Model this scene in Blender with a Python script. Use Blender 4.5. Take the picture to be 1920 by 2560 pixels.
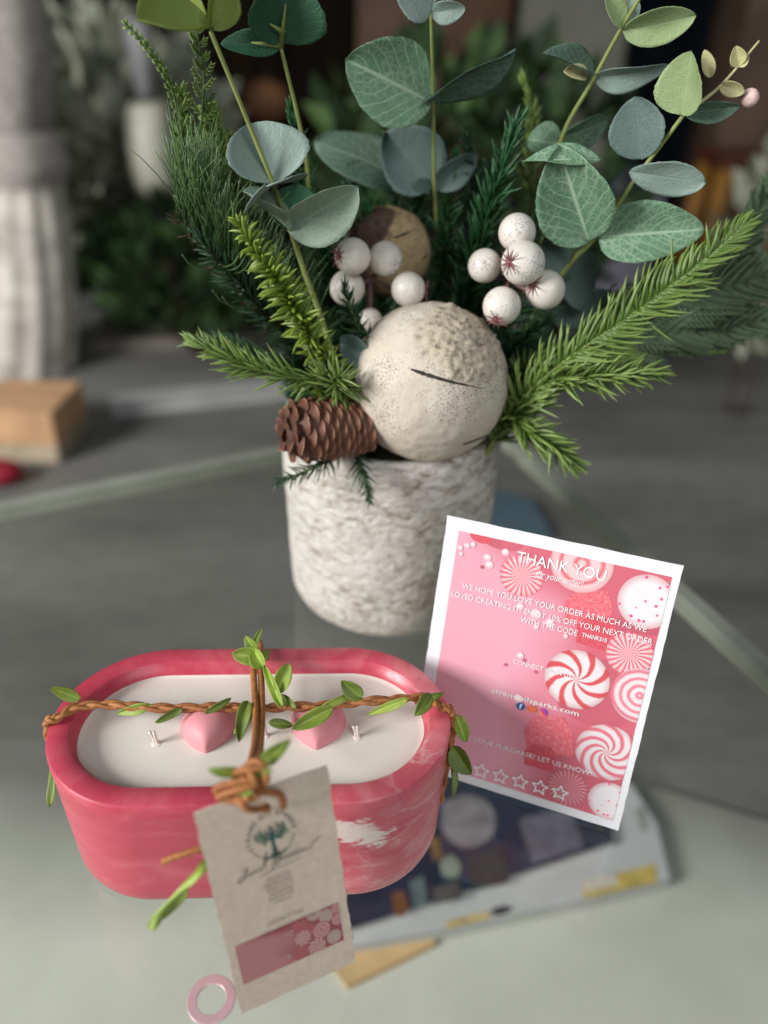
import bpy, bmesh, math, random
from mathutils import Vector, Matrix, noise, Quaternion
random.seed(7)
for o in list(bpy.data.objects): bpy.data.objects.remove(o)
SC = bpy.context.scene
COL = SC.collection

# ------------------------------------------------------------------ camera, world, lamps, exposure
F_PX, PITCH, ROLL, CAM_H = 1921.26, 0.54653, 0.02913, 0.32802
_fw = Vector((0, math.cos(PITCH), -math.sin(PITCH)))
_r0 = Vector((1, 0, 0)); _u0 = _r0.cross(_fw)
_rt = (_r0 * math.cos(ROLL) + _u0 * math.sin(ROLL)).normalized()
_up = _rt.cross(_fw).normalized()
CAM = Vector((0, 0, CAM_H))
cd = bpy.data.cameras.new('camera')
cam = bpy.data.objects.new('camera', cd); COL.objects.link(cam)
m = Matrix((_rt, _up, -_fw)).transposed().to_4x4(); m.translation = CAM
cam.matrix_world = m
cd.sensor_fit = 'VERTICAL'; cd.sensor_height = 36; cd.sensor_width = 27
cd.lens = F_PX / 2560 * 36
cd.clip_start = 0.01; cd.clip_end = 60
cd.dof.use_dof = True; cd.dof.focus_distance = 0.347; cd.dof.aperture_fstop = 3.2
SC.camera = cam

W = bpy.data.worlds.new('World'); SC.world = W; W.use_nodes = True
bg = W.node_tree.nodes['Background']
bg.inputs[0].default_value = (0.62, 0.68, 0.74, 1); bg.inputs[1].default_value = 0.11

def area(name, loc, target, size, energy, color, sy=None):
    l = bpy.data.lights.new(name, 'AREA'); l.energy = energy; l.color = color; l.size = size
    if sy: l.shape = 'RECTANGLE'; l.size_y = sy
    o = bpy.data.objects.new(name, l); COL.objects.link(o); o.location = loc
    d = Vector(target) - Vector(loc); o.rotation_euler = d.to_track_quat('-Z', 'Y').to_euler()
    return o
area('window_light', (-2.25, -0.80, 1.20), (0.0, 0.32, 0.08), 1.0, 113, (1.0, 0.985, 0.96), 1.0)
area('fill_light', (0.75, -1.5, 1.45), (0.0, 0.4, 0.0), 1.4, 25, (0.95, 0.98, 1.0))  # added fill lamp behind the camera
SC.view_settings.view_transform = 'Standard'; SC.view_settings.look = 'None'
SC.view_settings.exposure = 0.0; SC.view_settings.gamma = 1.0
SC.render.engine = 'CYCLES'
SC.cycles.use_denoising = True
SC.cycles.max_bounces = 10; SC.cycles.transparent_max_bounces = 16
SC.cycles.caustics_reflective = False; SC.cycles.caustics_refractive = False

# ------------------------------------------------------------------ pixel helpers (photo shown 1659 wide)
K = 1920 / 1659
def ray(px, py):
    return _fw + _rt * ((px * K - 960) / F_PX) - _up * ((py * K - 1280) / F_PX)
def P(px, py, Y):
    d = ray(px, py); return CAM + d * (Y / d.y)
def Z(px, py, z):
    d = ray(px, py); return CAM + d * ((z - CAM_H) / d.z)
def M(px, Y=0.4, z=0.2):
    "metres that px photo pixels span about there"
    return px * K * (Vector((0, Y, z)) - CAM).dot(_fw) / F_PX

# ------------------------------------------------------------------ mesh builder
class MB:
    def __init__(s): s.v = []; s.f = []; s.uv = []; s.mi = []
    def add(s, vs, fs, uvs=None, mi=0):
        b = len(s.v); s.v += [tuple(x) for x in vs]
        for f in fs:
            s.f.append([b + i for i in f]); s.mi.append(mi)
            s.uv.append([uvs[i] for i in f] if uvs else [(0, 0)] * len(f))
    def tube(s, pts, rad, n=8, mi=0, caps=True):
        pts = [Vector(p) for p in pts]; N = len(pts)
        r = rad if callable(rad) else (lambda t: rad)
        t0 = (pts[1] - pts[0]).normalized()
        a = t0.orthogonal().normalized(); vs = []; uvs = []
        for i, p in enumerate(pts):
            t = (pts[min(i + 1, N - 1)] - pts[max(i - 1, 0)])
            t = t.normalized() if t.length > 1e-9 else t0
            a = (a - t * a.dot(t)); a = a.normalized() if a.length > 1e-6 else t.orthogonal().normalized()
            b = t.cross(a); rr = r(i / (N - 1))
            for k in range(n):
                an = 2 * math.pi * k / n
                vs.append(p + (a * math.cos(an) + b * math.sin(an)) * rr); uvs.append((k / n, i / (N - 1)))
        fs = [[i * n + k, i * n + (k + 1) % n, (i + 1) * n + (k + 1) % n, (i + 1) * n + k] for i in range(N - 1) for k in range(n)]
        if caps: fs += [list(range(n))[::-1], [(N - 1) * n + k for k in range(n)]]
        s.add(vs, fs, uvs, mi)
    def box(s, c, dx, dy, dz, mi=0):
        c, dx, dy, dz = Vector(c), Vector(dx), Vector(dy), Vector(dz)
        vs = [c + dx * a + dy * b + dz * e for a in (-1, 1) for b in (-1, 1) for e in (-1, 1)]
        s.add(vs, [[0, 1, 3, 2], [4, 6, 7, 5], [0, 4, 5, 1], [2, 3, 7, 6], [0, 2, 6, 4], [1, 5, 7, 3]], None, mi)
    def grid(s, fn, nu, nv, mi=0, close_u=False):
        vs = []; uvs = []
        for j in range(nv + 1):
            for i in range(nu + (0 if close_u else 1)):
                u, v = i / nu, j / nv; vs.append(fn(u, v)); uvs.append((u, v))
        w = nu if close_u else nu + 1
        fs = [[j * w + i, j * w + (i + 1) % w, (j + 1) * w + (i + 1) % w, (j + 1) * w + i] for j in range(nv) for i in range(nu)]
        s.add(vs, fs, uvs, mi)
    def sphere(s, c, r, nu=24, nv=16, axes=None):
        c = Vector(c); ax = axes or (Vector((1, 0, 0)), Vector((0, 1, 0)), Vector((0, 0, 1)))
        def fn(u, v):
            a = 2 * math.pi * u; b = math.pi * (v - .5) * .9999
            return c + (ax[0] * math.cos(a) * math.cos(b) + ax[1] * math.sin(a) * math.cos(b) + ax[2] * math.sin(b)) * r
        s.grid(fn, nu, nv, 0, True)
    def build(s, name, mats, parent=None, smooth=True, solid=0, bevel=0, sub=0):
        me = bpy.data.meshes.new(name); me.from_pydata(s.v, [], s.f)
        uvl = me.uv_layers.new(name='UVMap'); k = 0
        flat = [c for f in s.uv for uv in f for c in uv]
        uvl.data.foreach_set('uv', flat)
        for mt in (mats if isinstance(mats, (list, tuple)) else [mats]): me.materials.append(mt)
        me.polygons.foreach_set('material_index', s.mi)
        me.polygons.foreach_set('use_smooth', [smooth] * len(s.f))
        me.update()
        o = bpy.data.objects.new(name, me); COL.objects.link(o)
        if parent:
            o.parent = parent
            o.matrix_parent_inverse = parent.matrix_basis.inverted()
        if solid:
            q = o.modifiers.new('s', 'SOLIDIFY'); q.thickness = solid; q.offset = 0
        if bevel:
            q = o.modifiers.new('b', 'BEVEL'); q.width = bevel; q.segments = 3; q.limit_method = 'ANGLE'
        if sub:
            q = o.modifiers.new('u', 'SUBSURF'); q.levels = sub; q.render_levels = sub
        return o

def tag(o, label, cat, group=None, kind=None):
    if label: o['label'] = label
    if cat: o['category'] = cat
    if group: o['group'] = group
    if kind: o['kind'] = kind
    return o
def thing(name, label, cat, loc=(0, 0, 0), group=None):
    o = bpy.data.objects.new(name, None); COL.objects.link(o); o.location = loc; o.empty_display_size = .01
    return tag(o, label, cat, group)

def catmull(pts, n=8):
    pts = [Vector(p) for p in pts]
    if len(pts) == 2: return [pts[0].lerp(pts[1], i / n) for i in range(n + 1)]
    q = [pts[0] * 2 - pts[1]] + pts + [pts[-1] * 2 - pts[-2]]; out = []
    for i in range(1, len(q) - 2):
        a, b, c, d = q[i - 1:i + 3]
        for k in range(n):
            t = k / n
            out.append(.5 * ((2 * b) + (c - a) * t + (2 * a - 5 * b + 4 * c - d) * t * t + (3 * b - a - 3 * c + d) * t ** 3))
    out.append(pts[-1]); return out

# ------------------------------------------------------------------ materials
class NT:
    def __init__(s, name):
        s.m = bpy.data.materials.new(name); s.m.use_nodes = True; s.t = s.m.node_tree
        s.b = s.t.nodes['Principled BSDF']; s.out = s.t.nodes['Material Output']
    def n(s, typ, **kw):
        nd = s.t.nodes.new(typ)
        for k, v in kw.items():
            if k.startswith('i_'):
                key = k[2:]; key = int(key) if key.isdigit() else key.replace('_', ' ')
                if hasattr(v, 'is_output') or isinstance(v, bpy.types.NodeSocket): s.t.links.new(v, nd.inputs[key])
                else: nd.inputs[key].default_value = v
            else: setattr(nd, k, v)
        return nd
    def link(s, a, b): s.t.links.new(a, b)
    def coord(s, which='Object', scale=(1, 1, 1), loc=(0, 0, 0), rot=(0, 0, 0)):
        tc = s.n('ShaderNodeTexCoord'); mp = s.n('ShaderNodeMapping')
        mp.inputs['Scale'].default_value = scale; mp.inputs['Location'].default_value = loc; mp.inputs['Rotation'].default_value = rot
        s.link(tc.outputs[which], mp.inputs[0]); return mp.outputs[0]
    def noise(s, vec, scale, detail=4, rough=.55, dist=0):
        nd = s.n('ShaderNodeTexNoise'); s.link(vec, nd.inputs['Vector'])
        nd.inputs['Scale'].default_value = scale; nd.inputs['Detail'].default_value = detail
        nd.inputs['Roughness'].default_value = rough; nd.inputs['Distortion'].default_value = dist
        return nd.outputs[0]
    def vor(s, vec, scale, feature='F1', out=0, rnd=1):
        nd = s.n('ShaderNodeTexVoronoi', feature=feature); s.link(vec, nd.inputs['Vector'])
        nd.inputs['Scale'].default_value = scale; nd.inputs['Randomness'].default_value = rnd
        return nd.outputs[out]
    def ramp(s, fac, stops, interp='LINEAR'):
        nd = s.n('ShaderNodeValToRGB'); s.link(fac, nd.inputs[0]); cr = nd.color_ramp; cr.interpolation = interp
        while len(cr.elements) < len(stops): cr.elements.new(.5)
        for e, (p, c) in zip(cr.elements, stops):
            e.position = p; e.color = (c, c, c, 1) if isinstance(c, (int, float)) else (*c, 1)
        return nd.outputs[0]
    def mix(s, fac, a, b, blend='MIX'):
        nd = s.n('ShaderNodeMix', data_type='RGBA', blend_type=blend)
        for key, v in ((0, fac), (6, a), (7, b)):
            if isinstance(v, bpy.types.NodeSocket): s.link(v, nd.inputs[key])
            elif key == 0: nd.inputs[0].default_value = v
            else: nd.inputs[key].default_value = (*v, 1)
        return nd.outputs[2]
    def math(s, op, a, b=None, c=None):
        nd = s.n('ShaderNodeMath', operation=op)
        for i, v in enumerate((a, b, c)):
            if v is None: continue
            if isinstance(v, bpy.types.NodeSocket): s.link(v, nd.inputs[i])
            else: nd.inputs[i].default_value = v
        return nd.outputs[0]
    def sep(s, vec):
        nd = s.n('ShaderNodeSeparateXYZ'); s.link(vec, nd.inputs[0]); return nd.outputs
    def bump(s, h, strength=.3, dist=.001):
        nd = s.n('ShaderNodeBump'); s.link(h, nd.inputs['Height']); nd.inputs['Strength'].default_value = strength
        nd.inputs['Distance'].default_value = dist; s.link(nd.outputs[0], s.b.inputs['Normal'])
    def set(s, col=None, rough=None, spec=None, metal=None, sss=None, sssr=None):
        b = s.b
        for key, v in (('Base Color', col), ('Roughness', rough)):
            if v is None: continue
            if isinstance(v, bpy.types.NodeSocket): s.link(v, b.inputs[key])
            elif key == 'Base Color': b.inputs[key].default_value = (*v, 1)
            else: b.inputs[key].default_value = v
        if spec is not None: b.inputs['Specular IOR Level'].default_value = spec
        if metal is not None: b.inputs['Metallic'].default_value = metal
        if sss is not None:
            b.inputs['Subsurface Weight'].default_value = sss; b.inputs['Subsurface Scale'].default_value = sssr or .005
            b.inputs['Subsurface Radius'].default_value = (1, .8, .6)
        return s.m

def plain(name, col, rough=.6, var=.12, scale=60, spec=.4, bump=0, metal=0):
    q = NT(name); v = q.coord('Object'); nz = q.noise(v, scale, 5)
    dark = tuple(c * (1 - var) for c in col); lite = tuple(min(1, c * (1 + var)) for c in col)
    q.set(q.ramp(nz, [(.3, dark), (.7, lite)]), rough, spec, metal)
    if bump: q.bump(nz, bump, .0008)
    return q.m

def mat_concrete():
    q = NT('marbled_concrete'); v = q.coord('Object')
    st = q.coord('Object', (1, 1, 2.6), rot=(.0, .25, .1))
    big = q.noise(st, 26, 6, .6, 1.2)
    fine = q.noise(v, 240, 6, .6)
    x, y, z = q.sep(v)[:3]
    right = q.math('MULTIPLY_ADD', x, 2.6, .42)        # paler veining towards the right end of the casting
    lowz = q.math('MULTIPLY_ADD', z, -6.5, .30)         # paler towards the foot
    low2 = q.math('MAXIMUM', lowz, 0)
    f = q.math('ADD', big, q.math('MULTIPLY_ADD', right, .60, -.15)); f = q.math('ADD', f, q.math('MULTIPLY', low2, .35)); f = q.math('ADD', f, q.ramp(z, [(.066, 0), (.069, .07)]))
    base = q.ramp(f, [(.36, (.46, .040, .074)), (.60, (.51, .060, .100)), (.80, (.575, .115, .145)), (1.0, (.66, .27, .29))])
    # thin white veins
    vn = q.noise(q.coord('Object', (1, 1, 1.7), loc=(.3, .1, 0), rot=(.3, .2, 0)), 21, 8, .62, .6)
    band = q.math('ABSOLUTE', q.math('SUBTRACT', vn, .5))
    vein = q.ramp(band, [(.0, 1), (.010, .55), (.028, 0)])
    vr = q.ramp(q.math('ADD', q.noise(v, 13, 3), q.math('MULTIPLY', x, 1.6)), [(.60, 0), (.80, 1)])
    veinf = q.math('MULTIPLY', vein, vr)
    c1 = q.mix(q.math('MULTIPLY', veinf, q.ramp(z, [(.066, .42), (.069, .8)])), base, (.78, .62, .58))
    # the white splash below the rim, near the right front
    sv = q.coord('Object', loc=(0, 0, 0)); sx, sy, sz = q.sep(sv)[:3]
    ux = q.math('SUBTRACT', sx, .045); uz = q.math('SUBTRACT', sz, .050)
    a = q.math('MULTIPLY_ADD', uz, .48, q.math('MULTIPLY', ux, .88)); b2 = q.math('MULTIPLY_ADD', uz, .88, q.math('MULTIPLY', ux, -.48)) 
    a = q.math('ADD', q.math('MULTIPLY', ux, .86), q.math('MULTIPLY', uz, -.51)); b2 = q.math('ADD', q.math('MULTIPLY', ux, .51), q.math('MULTIPLY', uz, .86))
    d = q.math('SQRT', q.math('ADD', q.math('POWER', q.math('DIVIDE', a, .0235), 2), q.math('POWER', q.math('DIVIDE', b2, .0088), 2)))
    dn = q.math('ADD', d, q.math('MULTIPLY', q.math('SUBTRACT', q.noise(q.coord('Object', (.62, 1, 2.0), rot=(0, -.53, 0)), 130, 7, .74, .4), .5), 3.0))
    front = q.math('LESS_THAN', sy, -.02)
    spl = q.math('MULTIPLY', q.ramp(dn, [(.62, 1), (.88, 0)]), front)
    c2 = q.mix(q.math('MULTIPLY', spl, .9), c1, (.78, .74, .66))
    pit = q.ramp(q.vor(v, 210), [(.05, 0), (.10, 1)])
    pm = q.ramp(q.noise(v, 60, 2), [(.58, 0), (.6, 1)])
    c3 = q.mix(q.math('MULTIPLY', q.math('SUBTRACT', 1, pit), q.math('MULTIPLY', pm, .8)), c2, (.16, .02, .03))
    col = q.mix(q.ramp(fine, [(.35, 0), (.7, .16)]), c3, (.62, .15, .18))
    q.set(col, q.ramp(fine, [(.3, .26), (.7, .44)]), .45)
    q.bump(q.math('ADD', fine, q.math('MULTIPLY', pit, .5)), .10, .0006)
    return q.m

def mat_bark_pot():
    q = NT('birch_bark'); v = q.coord('Object', (1, 1, 1.75))
    a = q.noise(v, 105, 7, .64, .8); b = q.noise(v, 20, 4, .6); c = q.noise(v, 190, 4)
    f = q.math('ADD', a, q.math('MULTIPLY', q.math('SUBTRACT', b, .5), .30))
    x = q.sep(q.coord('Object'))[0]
    f2 = q.math('SUBTRACT', f, q.math('MULTIPLY', q.math('MAXIMUM', x, 0), 1.0))  # right half darkened in the bark colour, as shade away from the window
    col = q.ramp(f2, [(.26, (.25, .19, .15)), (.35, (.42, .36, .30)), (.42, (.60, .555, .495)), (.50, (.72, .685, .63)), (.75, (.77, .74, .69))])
    col = q.mix(q.ramp(c, [(.55, 0), (.75, .35)]), col, (.50, .43, .36))
    q.set(col, .8, .2); q.bump(q.math('ADD', a, q.math('MULTIPLY', c, .4)), 1.0, .0045)
    return q.m

def mat_ball(name, base, dark, speck, patch=None, pcol=None, sc=1.0):
    q = NT(name); v = q.coord('Object'); n1 = q.noise(v, 45, 5); n2 = q.noise(v, 1150 * sc, 3, .6); n3 = q.noise(v, 26, 4)
    n4 = q.noise(v, 300, 5, .7)
    col = q.ramp(n1, [(.3, dark), (.65, base)])
    thr = q.math('ADD', n2, q.math('MULTIPLY', q.math('SUBTRACT', n3, .5), .55))
    sp = q.ramp(thr, [(.565, 0), (.625, 1)])
    col = q.mix(q.math('MULTIPLY', sp, .8), col, speck)
    if patch:
        geo = q.n('ShaderNodeVectorMath', operation='DISTANCE'); q.link(v, geo.inputs[0]); geo.inputs[1].default_value = patch[0]
        d = q.math('ADD', geo.outputs['Value'], q.math('MULTIPLY', q.math('SUBTRACT', q.noise(v, 90, 5), .5), patch[1] * .9))
        pf = q.ramp(q.math('DIVIDE', d, patch[1]), [(.8, 1), (1.0, 0)])
        pc = q.ramp(n4, [(.34, tuple(c * .30 for c in pcol)), (.50, pcol)])
        col = q.mix(pf, col, pc)
    q.set(col, .75, .25); q.bump(q.math('ADD', n4, q.math('MULTIPLY', n2, .4)), .35, .0012)
    return q.m

def mat_leaf(name, base, back, vein, veinamt=1.0, rough=.55, cell=9, trans=.0):
    q = NT(name); uv = q.coord('UV'); u, w = q.sep(uv)[:2]
    cu = q.math('ABSOLUTE', q.math('SUBTRACT', u, .5))
    mid = q.ramp(cu, [(.0, 1), (.018, .8), (.035, 0)])
    # side veins sweep forward from the midrib
    s1 = q.math('SUBTRACT', w, q.math('MULTIPLY', cu, .85))
    nz = q.noise(uv, 5, 3); s1 = q.math('ADD', s1, q.math('MULTIPLY', nz, .10))
    saw = q.math('ABSOLUTE', q.math('SUBTRACT', q.math('FRACT', q.math('MULTIPLY', s1, 7)), .5))
    side = q.ramp(saw, [(.0, .9), (.05, .5), (.10, 0)])
    jig = q.n('ShaderNodeVectorMath', operation='MULTIPLY_ADD'); 
    nt = q.n('ShaderNodeTexNoise'); q.link(uv, nt.inputs['Vector']); nt.inputs['Scale'].default_value = 9
    q.link(nt.outputs['Color'], jig.inputs[0]); jig.inputs[1].default_value = (.09, .09, 0); q.link(uv, jig.inputs[2])
    oc = q.coord('Object'); net = q.ramp(q.vor(oc, 235, 'DISTANCE_TO_EDGE'), [(.0, .8), (.045, .5), (.11, 0)])
    net2 = q.ramp(q.vor(oc, 520, 'DISTANCE_TO_EDGE'), [(.0, .4), (.06, .25), (.14, 0)])
    pt_ = q.ramp(q.noise(oc, 55, 3), [(.35, .25), (.68, 1)]); vm = q.math('MAXIMUM', q.math('MAXIMUM', mid, q.math('MULTIPLY', side, .9)), q.math('MULTIPLY', q.math('MAXIMUM', net, net2), pt_))
    ob = q.coord('Object'); pat = q.noise(ob, 70, 5)
    c = q.mix(q.ramp(pat, [(.3, 0), (.75, .55)]), base, tuple(min(1, x * 1.5 + .01) for x in base))
    fr = q.n('ShaderNodeNewGeometry')
    vf = q.math('MULTIPLY', vm, veinamt)
    c = q.mix(q.math('MULTIPLY', vf, .62), c, vein)
    c = q.mix(fr.outputs['Backfacing'], c, c)
    q.set(c, rough, .35)
    q.bump(q.math('ADD', q.math('MULTIPLY', vm, -.6), q.math('ADD', q.noise(ob, 700, 3), q.math('MULTIPLY', q.noise(ob, 95, 4), 1.6))), .34, .0009)
    if trans:
        tr = q.n('ShaderNodeBsdfTranslucent'); tr.inputs[0].default_value = (*[min(1, x * 1.6) for x in base], 1)
        mx = q.n('ShaderNodeMixShader'); mx.inputs[0].default_value = trans
        q.link(q.b.outputs[0], mx.inputs[1]); q.link(tr.outputs[0], mx.inputs[2]); q.link(mx.outputs[0], q.out.inputs[0])
    return q.m

def mat_needle(name, root, tip, rough=.38, spec=.5):
    q = NT(name); uv = q.coord('UV'); w = q.sep(uv)[1]; ob = q.coord('Object')
    c = q.ramp(w, [(.0, root), (1.0, tip)])
    c = q.mix(q.ramp(q.noise(ob, 90, 3), [(.35, 0), (.7, .5)]), c, tuple(x * .55 for x in root))
    q.set(c, rough, spec); return q.m

def mat_cloth_leaf(name, a, b):
    q = NT(name); uv = q.coord('UV'); u, w = q.sep(uv)[:2]
    cu = q.math('ABSOLUTE', q.math('SUBTRACT', u, .5))
    rib = q.math('SINE', q.math('MULTIPLY', q.math('ADD', w, q.math('MULTIPLY', cu, .35)), 120))
    mid = q.ramp(cu, [(0, 1), (.04, .6), (.08, 0)])
    c = q.ramp(q.noise(q.coord('Object'), 120, 3), [(.3, a), (.7, b)])
    c = q.mix(q.math('MULTIPLY_ADD', rib, .10, .12), c, tuple(x * .4 for x in a))
    c = q.mix(q.math('MULTIPLY', mid, .45), c, tuple(min(1, x * 1.7) for x in b))
    q.set(c, .42, .5); q.bump(rib, .25, .0003)
    return q.m

def mat_swirl(name, n, twist, A, B, width=.5, radial=0, noisy=.06, soft=.08):
    q = NT(name); uv = q.coord('UV', loc=(-.5, -.5, 0)); u, w = q.sep(uv)[:2]
    ang = q.math('DIVIDE', q.math('ARCTAN2', w, u), 2 * math.pi)
    r = q.math('SQRT', q.math('ADD', q.math('POWER', u, 2), q.math('POWER', w, 2)))
    nz = q.math('MULTIPLY', q.noise(uv, 7, 3), noisy)
    t = q.math('ADD', q.math('MULTIPLY', ang, n), q.math('MULTIPLY', r, twist)) if not radial else q.math('MULTIPLY', r, radial)
    t = q.math('ADD', t, q.math('MULTIPLY', nz, 6))
    fr = q.math('ABSOLUTE', q.math('SUBTRACT', q.math('FRACT', t), .5))
    k = q.ramp(q.math('MULTIPLY', fr, 2), [(max(0, width - soft), 0), (min(1, width + soft), 1)])
    c = q.mix(k, A, B)
    c = q.mix(q.ramp(r, [(.40, 0), (.5, .45)]), c, tuple(x * .75 for x in A))   # printed rim tone of the sweet
    q.set(c, .55, .3); return q.m
def mat_dots(name):
    q = NT(name); uv = q.coord('UV'); d = q.vor(uv, 6.5)
    s = q.ramp(d, [(.16, 1), (.24, 0)])
    pick = q.ramp(q.noise(uv, 3.2, 1), [(.36, 0), (.42, 1)])
    r = q.n('ShaderNodeVectorMath', operation='DISTANCE'); q.link(uv, r.inputs[0]); r.inputs[1].default_value = (.5, .5, 0)
    base = q.ramp(r.outputs['Value'], [(.36, (.72, .68, .70)), (.5, (.62, .40, .42))])
    q.set(q.mix(q.math('MULTIPLY', s, pick), base, (.82, .09, .26)), .55, .3); return q.m
def mat_gummy(name, a=(.66, .115, .15), b=(.75, .30, .32)):
    q = NT(name); uv = q.coord('UV'); c = q.ramp(q.noise(uv, 14, 5, .7), [(.45, a), (.72, b)])
    q.set(c, .6, .3); return q.m
def mat_pearl(name):
    q = NT(name); uv = q.coord('UV')
    r = q.n('ShaderNodeVectorMath', operation='DISTANCE'); q.link(uv, r.inputs[0]); r.inputs[1].default_value = (.42, .6, 0)
    q.set(q.ramp(r.outputs['Value'], [(.12, (.75, .68, .70)), (.45, (.70, .41, .47))]), .5, .3); return q.m
def mat_panel(name, horiz=(.10, .108), A=(.70, .335, .42), B=(.57, .125, .17), y0=None):
    q = NT(name); uv = q.coord('UV'); u, w = q.sep(uv)[:2]
    t = q.math('ADD', u, q.math('MULTIPLY', q.math('SUBTRACT', q.noise(uv, 2.2, 2), .5), .5))
    t = q.math('ADD', t, q.math('MULTIPLY', q.ramp(w, [(.78, 0), (.97, 1)]), .35))
    q.set(q.ramp(t, [(.34, A), (.72, B)]), .5, .35); return q.m

MT = {}
MT['concrete'] = mat_concrete()
q = NT('coconut_wax'); nz = q.noise(q.coord('Object'), 30, 4)
MT['wax'] = q.set(q.ramp(nz, [(.3, (.73, .69, .62)), (.7, (.78, .745, .68))]), .42, .4, None, .25, .006); q.bump(nz, .12, .001)
q = NT('pink_wax'); nz = q.noise(q.coord('Object'), 45, 4)
MT['heart'] = q.set(q.ramp(nz, [(.3, (.66, .25, .28)), (.7, (.71, .30, .325))]), .48, .35, None, .12, .003); q.bump(nz, .1, .001)
MT['wick'] = plain('cotton_wick', (.74, .66, .60), .9, .2, 900, .1, .5)
q = NT('tan_cord'); nz = q.noise(q.coord('Object', (1, 1, 1)), 420, 5, .65); n2 = q.noise(q.coord('Object'), 60, 3)
MT['cord'] = q.set(q.mix(q.ramp(n2, [(.4, 0), (.7, .4)]), q.ramp(nz, [(.3, (.20, .060, .018)), (.6, (.40, .155, .050)), (.8, (.52, .26, .11))]), (.46, .21, .07)), .6, .35); q.bump(nz, .4, .0006)
MT['cleaf'] = mat_cloth_leaf('satin_leaf', (.20, .29, .035), (.34, .45, .08))
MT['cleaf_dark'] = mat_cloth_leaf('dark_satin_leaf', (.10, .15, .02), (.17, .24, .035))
MT['bark'] = mat_bark_pot()
MT['foam'] = plain('moss_foam', (.02, .022, .012), .95, .4, 200, .1, .8)
MT['needle_lime'] = mat_needle('lime_needles', (.070, .125, .008), (.25, .34, .050))
MT['needle_fresh'] = mat_needle('fresh_needles', (.060, .125, .016), (.235, .325, .085))
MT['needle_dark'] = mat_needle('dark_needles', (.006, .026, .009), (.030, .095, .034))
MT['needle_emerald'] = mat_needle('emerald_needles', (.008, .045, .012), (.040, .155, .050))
MT['needle_long'] = mat_needle('long_needles', (.022, .062, .014), (.13, .235, .075), .3)
MT['needle_cedar'] = mat_needle('cedar_scales', (.06, .11, .015), (.20, .29, .055))
MT['needle_grey'] = mat_needle('grey_cedar_scales', (.030, .060, .028), (.13, .19, .085))
MT['twig'] = plain('brown_twig', (.055, .030, .022), .8, .4, 300, .2, .5)
MT['stem_green'] = plain('green_stem', (.21, .25, .075), .55, .25, 90, .4, .2)
MT['stem_dark'] = plain('dark_stem', (.055, .10, .025), .6, .3, 90, .3, .2)
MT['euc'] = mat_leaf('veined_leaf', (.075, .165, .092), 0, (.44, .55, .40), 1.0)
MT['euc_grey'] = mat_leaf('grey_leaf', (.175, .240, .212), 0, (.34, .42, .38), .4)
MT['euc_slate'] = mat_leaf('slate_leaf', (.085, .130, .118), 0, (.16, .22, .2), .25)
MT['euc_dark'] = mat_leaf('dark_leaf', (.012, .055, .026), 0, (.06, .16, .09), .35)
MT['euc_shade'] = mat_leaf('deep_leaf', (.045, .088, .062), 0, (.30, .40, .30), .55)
MT['euc_sage'] = mat_leaf('sage_leaf', (.205, .285, .215), 0, (.50, .58, .47), .6, .55, 8, .15)
MT['euc_lime'] = mat_leaf('pale_green_leaf', (.30, .385, .19), 0, (.55, .66, .38), .35, .5, 9, .25)
MT['euc_olive'] = mat_leaf('olive_leaf', (.20, .255, .060), 0, (.42, .52, .14), .3, .5, 9, .3)
MT['euc_cream'] = mat_leaf('cream_leaf', (.52, .50, .27), 0, (.6, .58, .36), .2, .5, 9, .2)
q = NT('frosted_berry'); v = q.coord('Object'); s1 = q.noise(v, 950, 3, .6); s2 = q.noise(v, 70, 3); s3 = q.noise(v, 1500, 2)
sp = q.ramp(q.math('ADD', s1, q.math('MULTIPLY', q.math('SUBTRACT', s2, .5), .7)), [(.60, 0), (.68, 1)])
c = q.mix(q.math('MULTIPLY', sp, .8), q.ramp(s2, [(.3, (.62, .575, .50)), (.7, (.70, .665, .61))]), q.ramp(s3, [(.4, (.18, .15, .13)), (.6, (.62, .60, .58))]))
MT['berry'] = q.set(c, q.ramp(sp, [(0, .38), (1, .2)]), .5); q.bump(s1, .35, .0005)
MT['calyx'] = plain('wine_calyx', (.20, .065, .065), .3, .4, 300, .6, .2)
MT['berry_stem'] = plain('berry_twig', (.17, .10, .095), .6, .3, 200, .3, .4)
q = NT('cone_scale'); uv = q.coord('UV'); w = q.sep(uv)[1]; nz = q.noise(q.coord('Object'), 330, 6, .7); n2 = q.noise(q.coord('Object'), 60, 3)
c = q.ramp(w, [(.0, (.030, .010, .005)), (.55, (.055, .018, .010)), (.88, (.115, .043, .023)), (1, (.34, .18, .11))])
MT['cone'] = q.set(q.mix(q.ramp(nz, [(.35, 0), (.7, .55)]), c, (.17, .072, .042)), .55, .35); q.bump(nz, .5, .0008)

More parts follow.
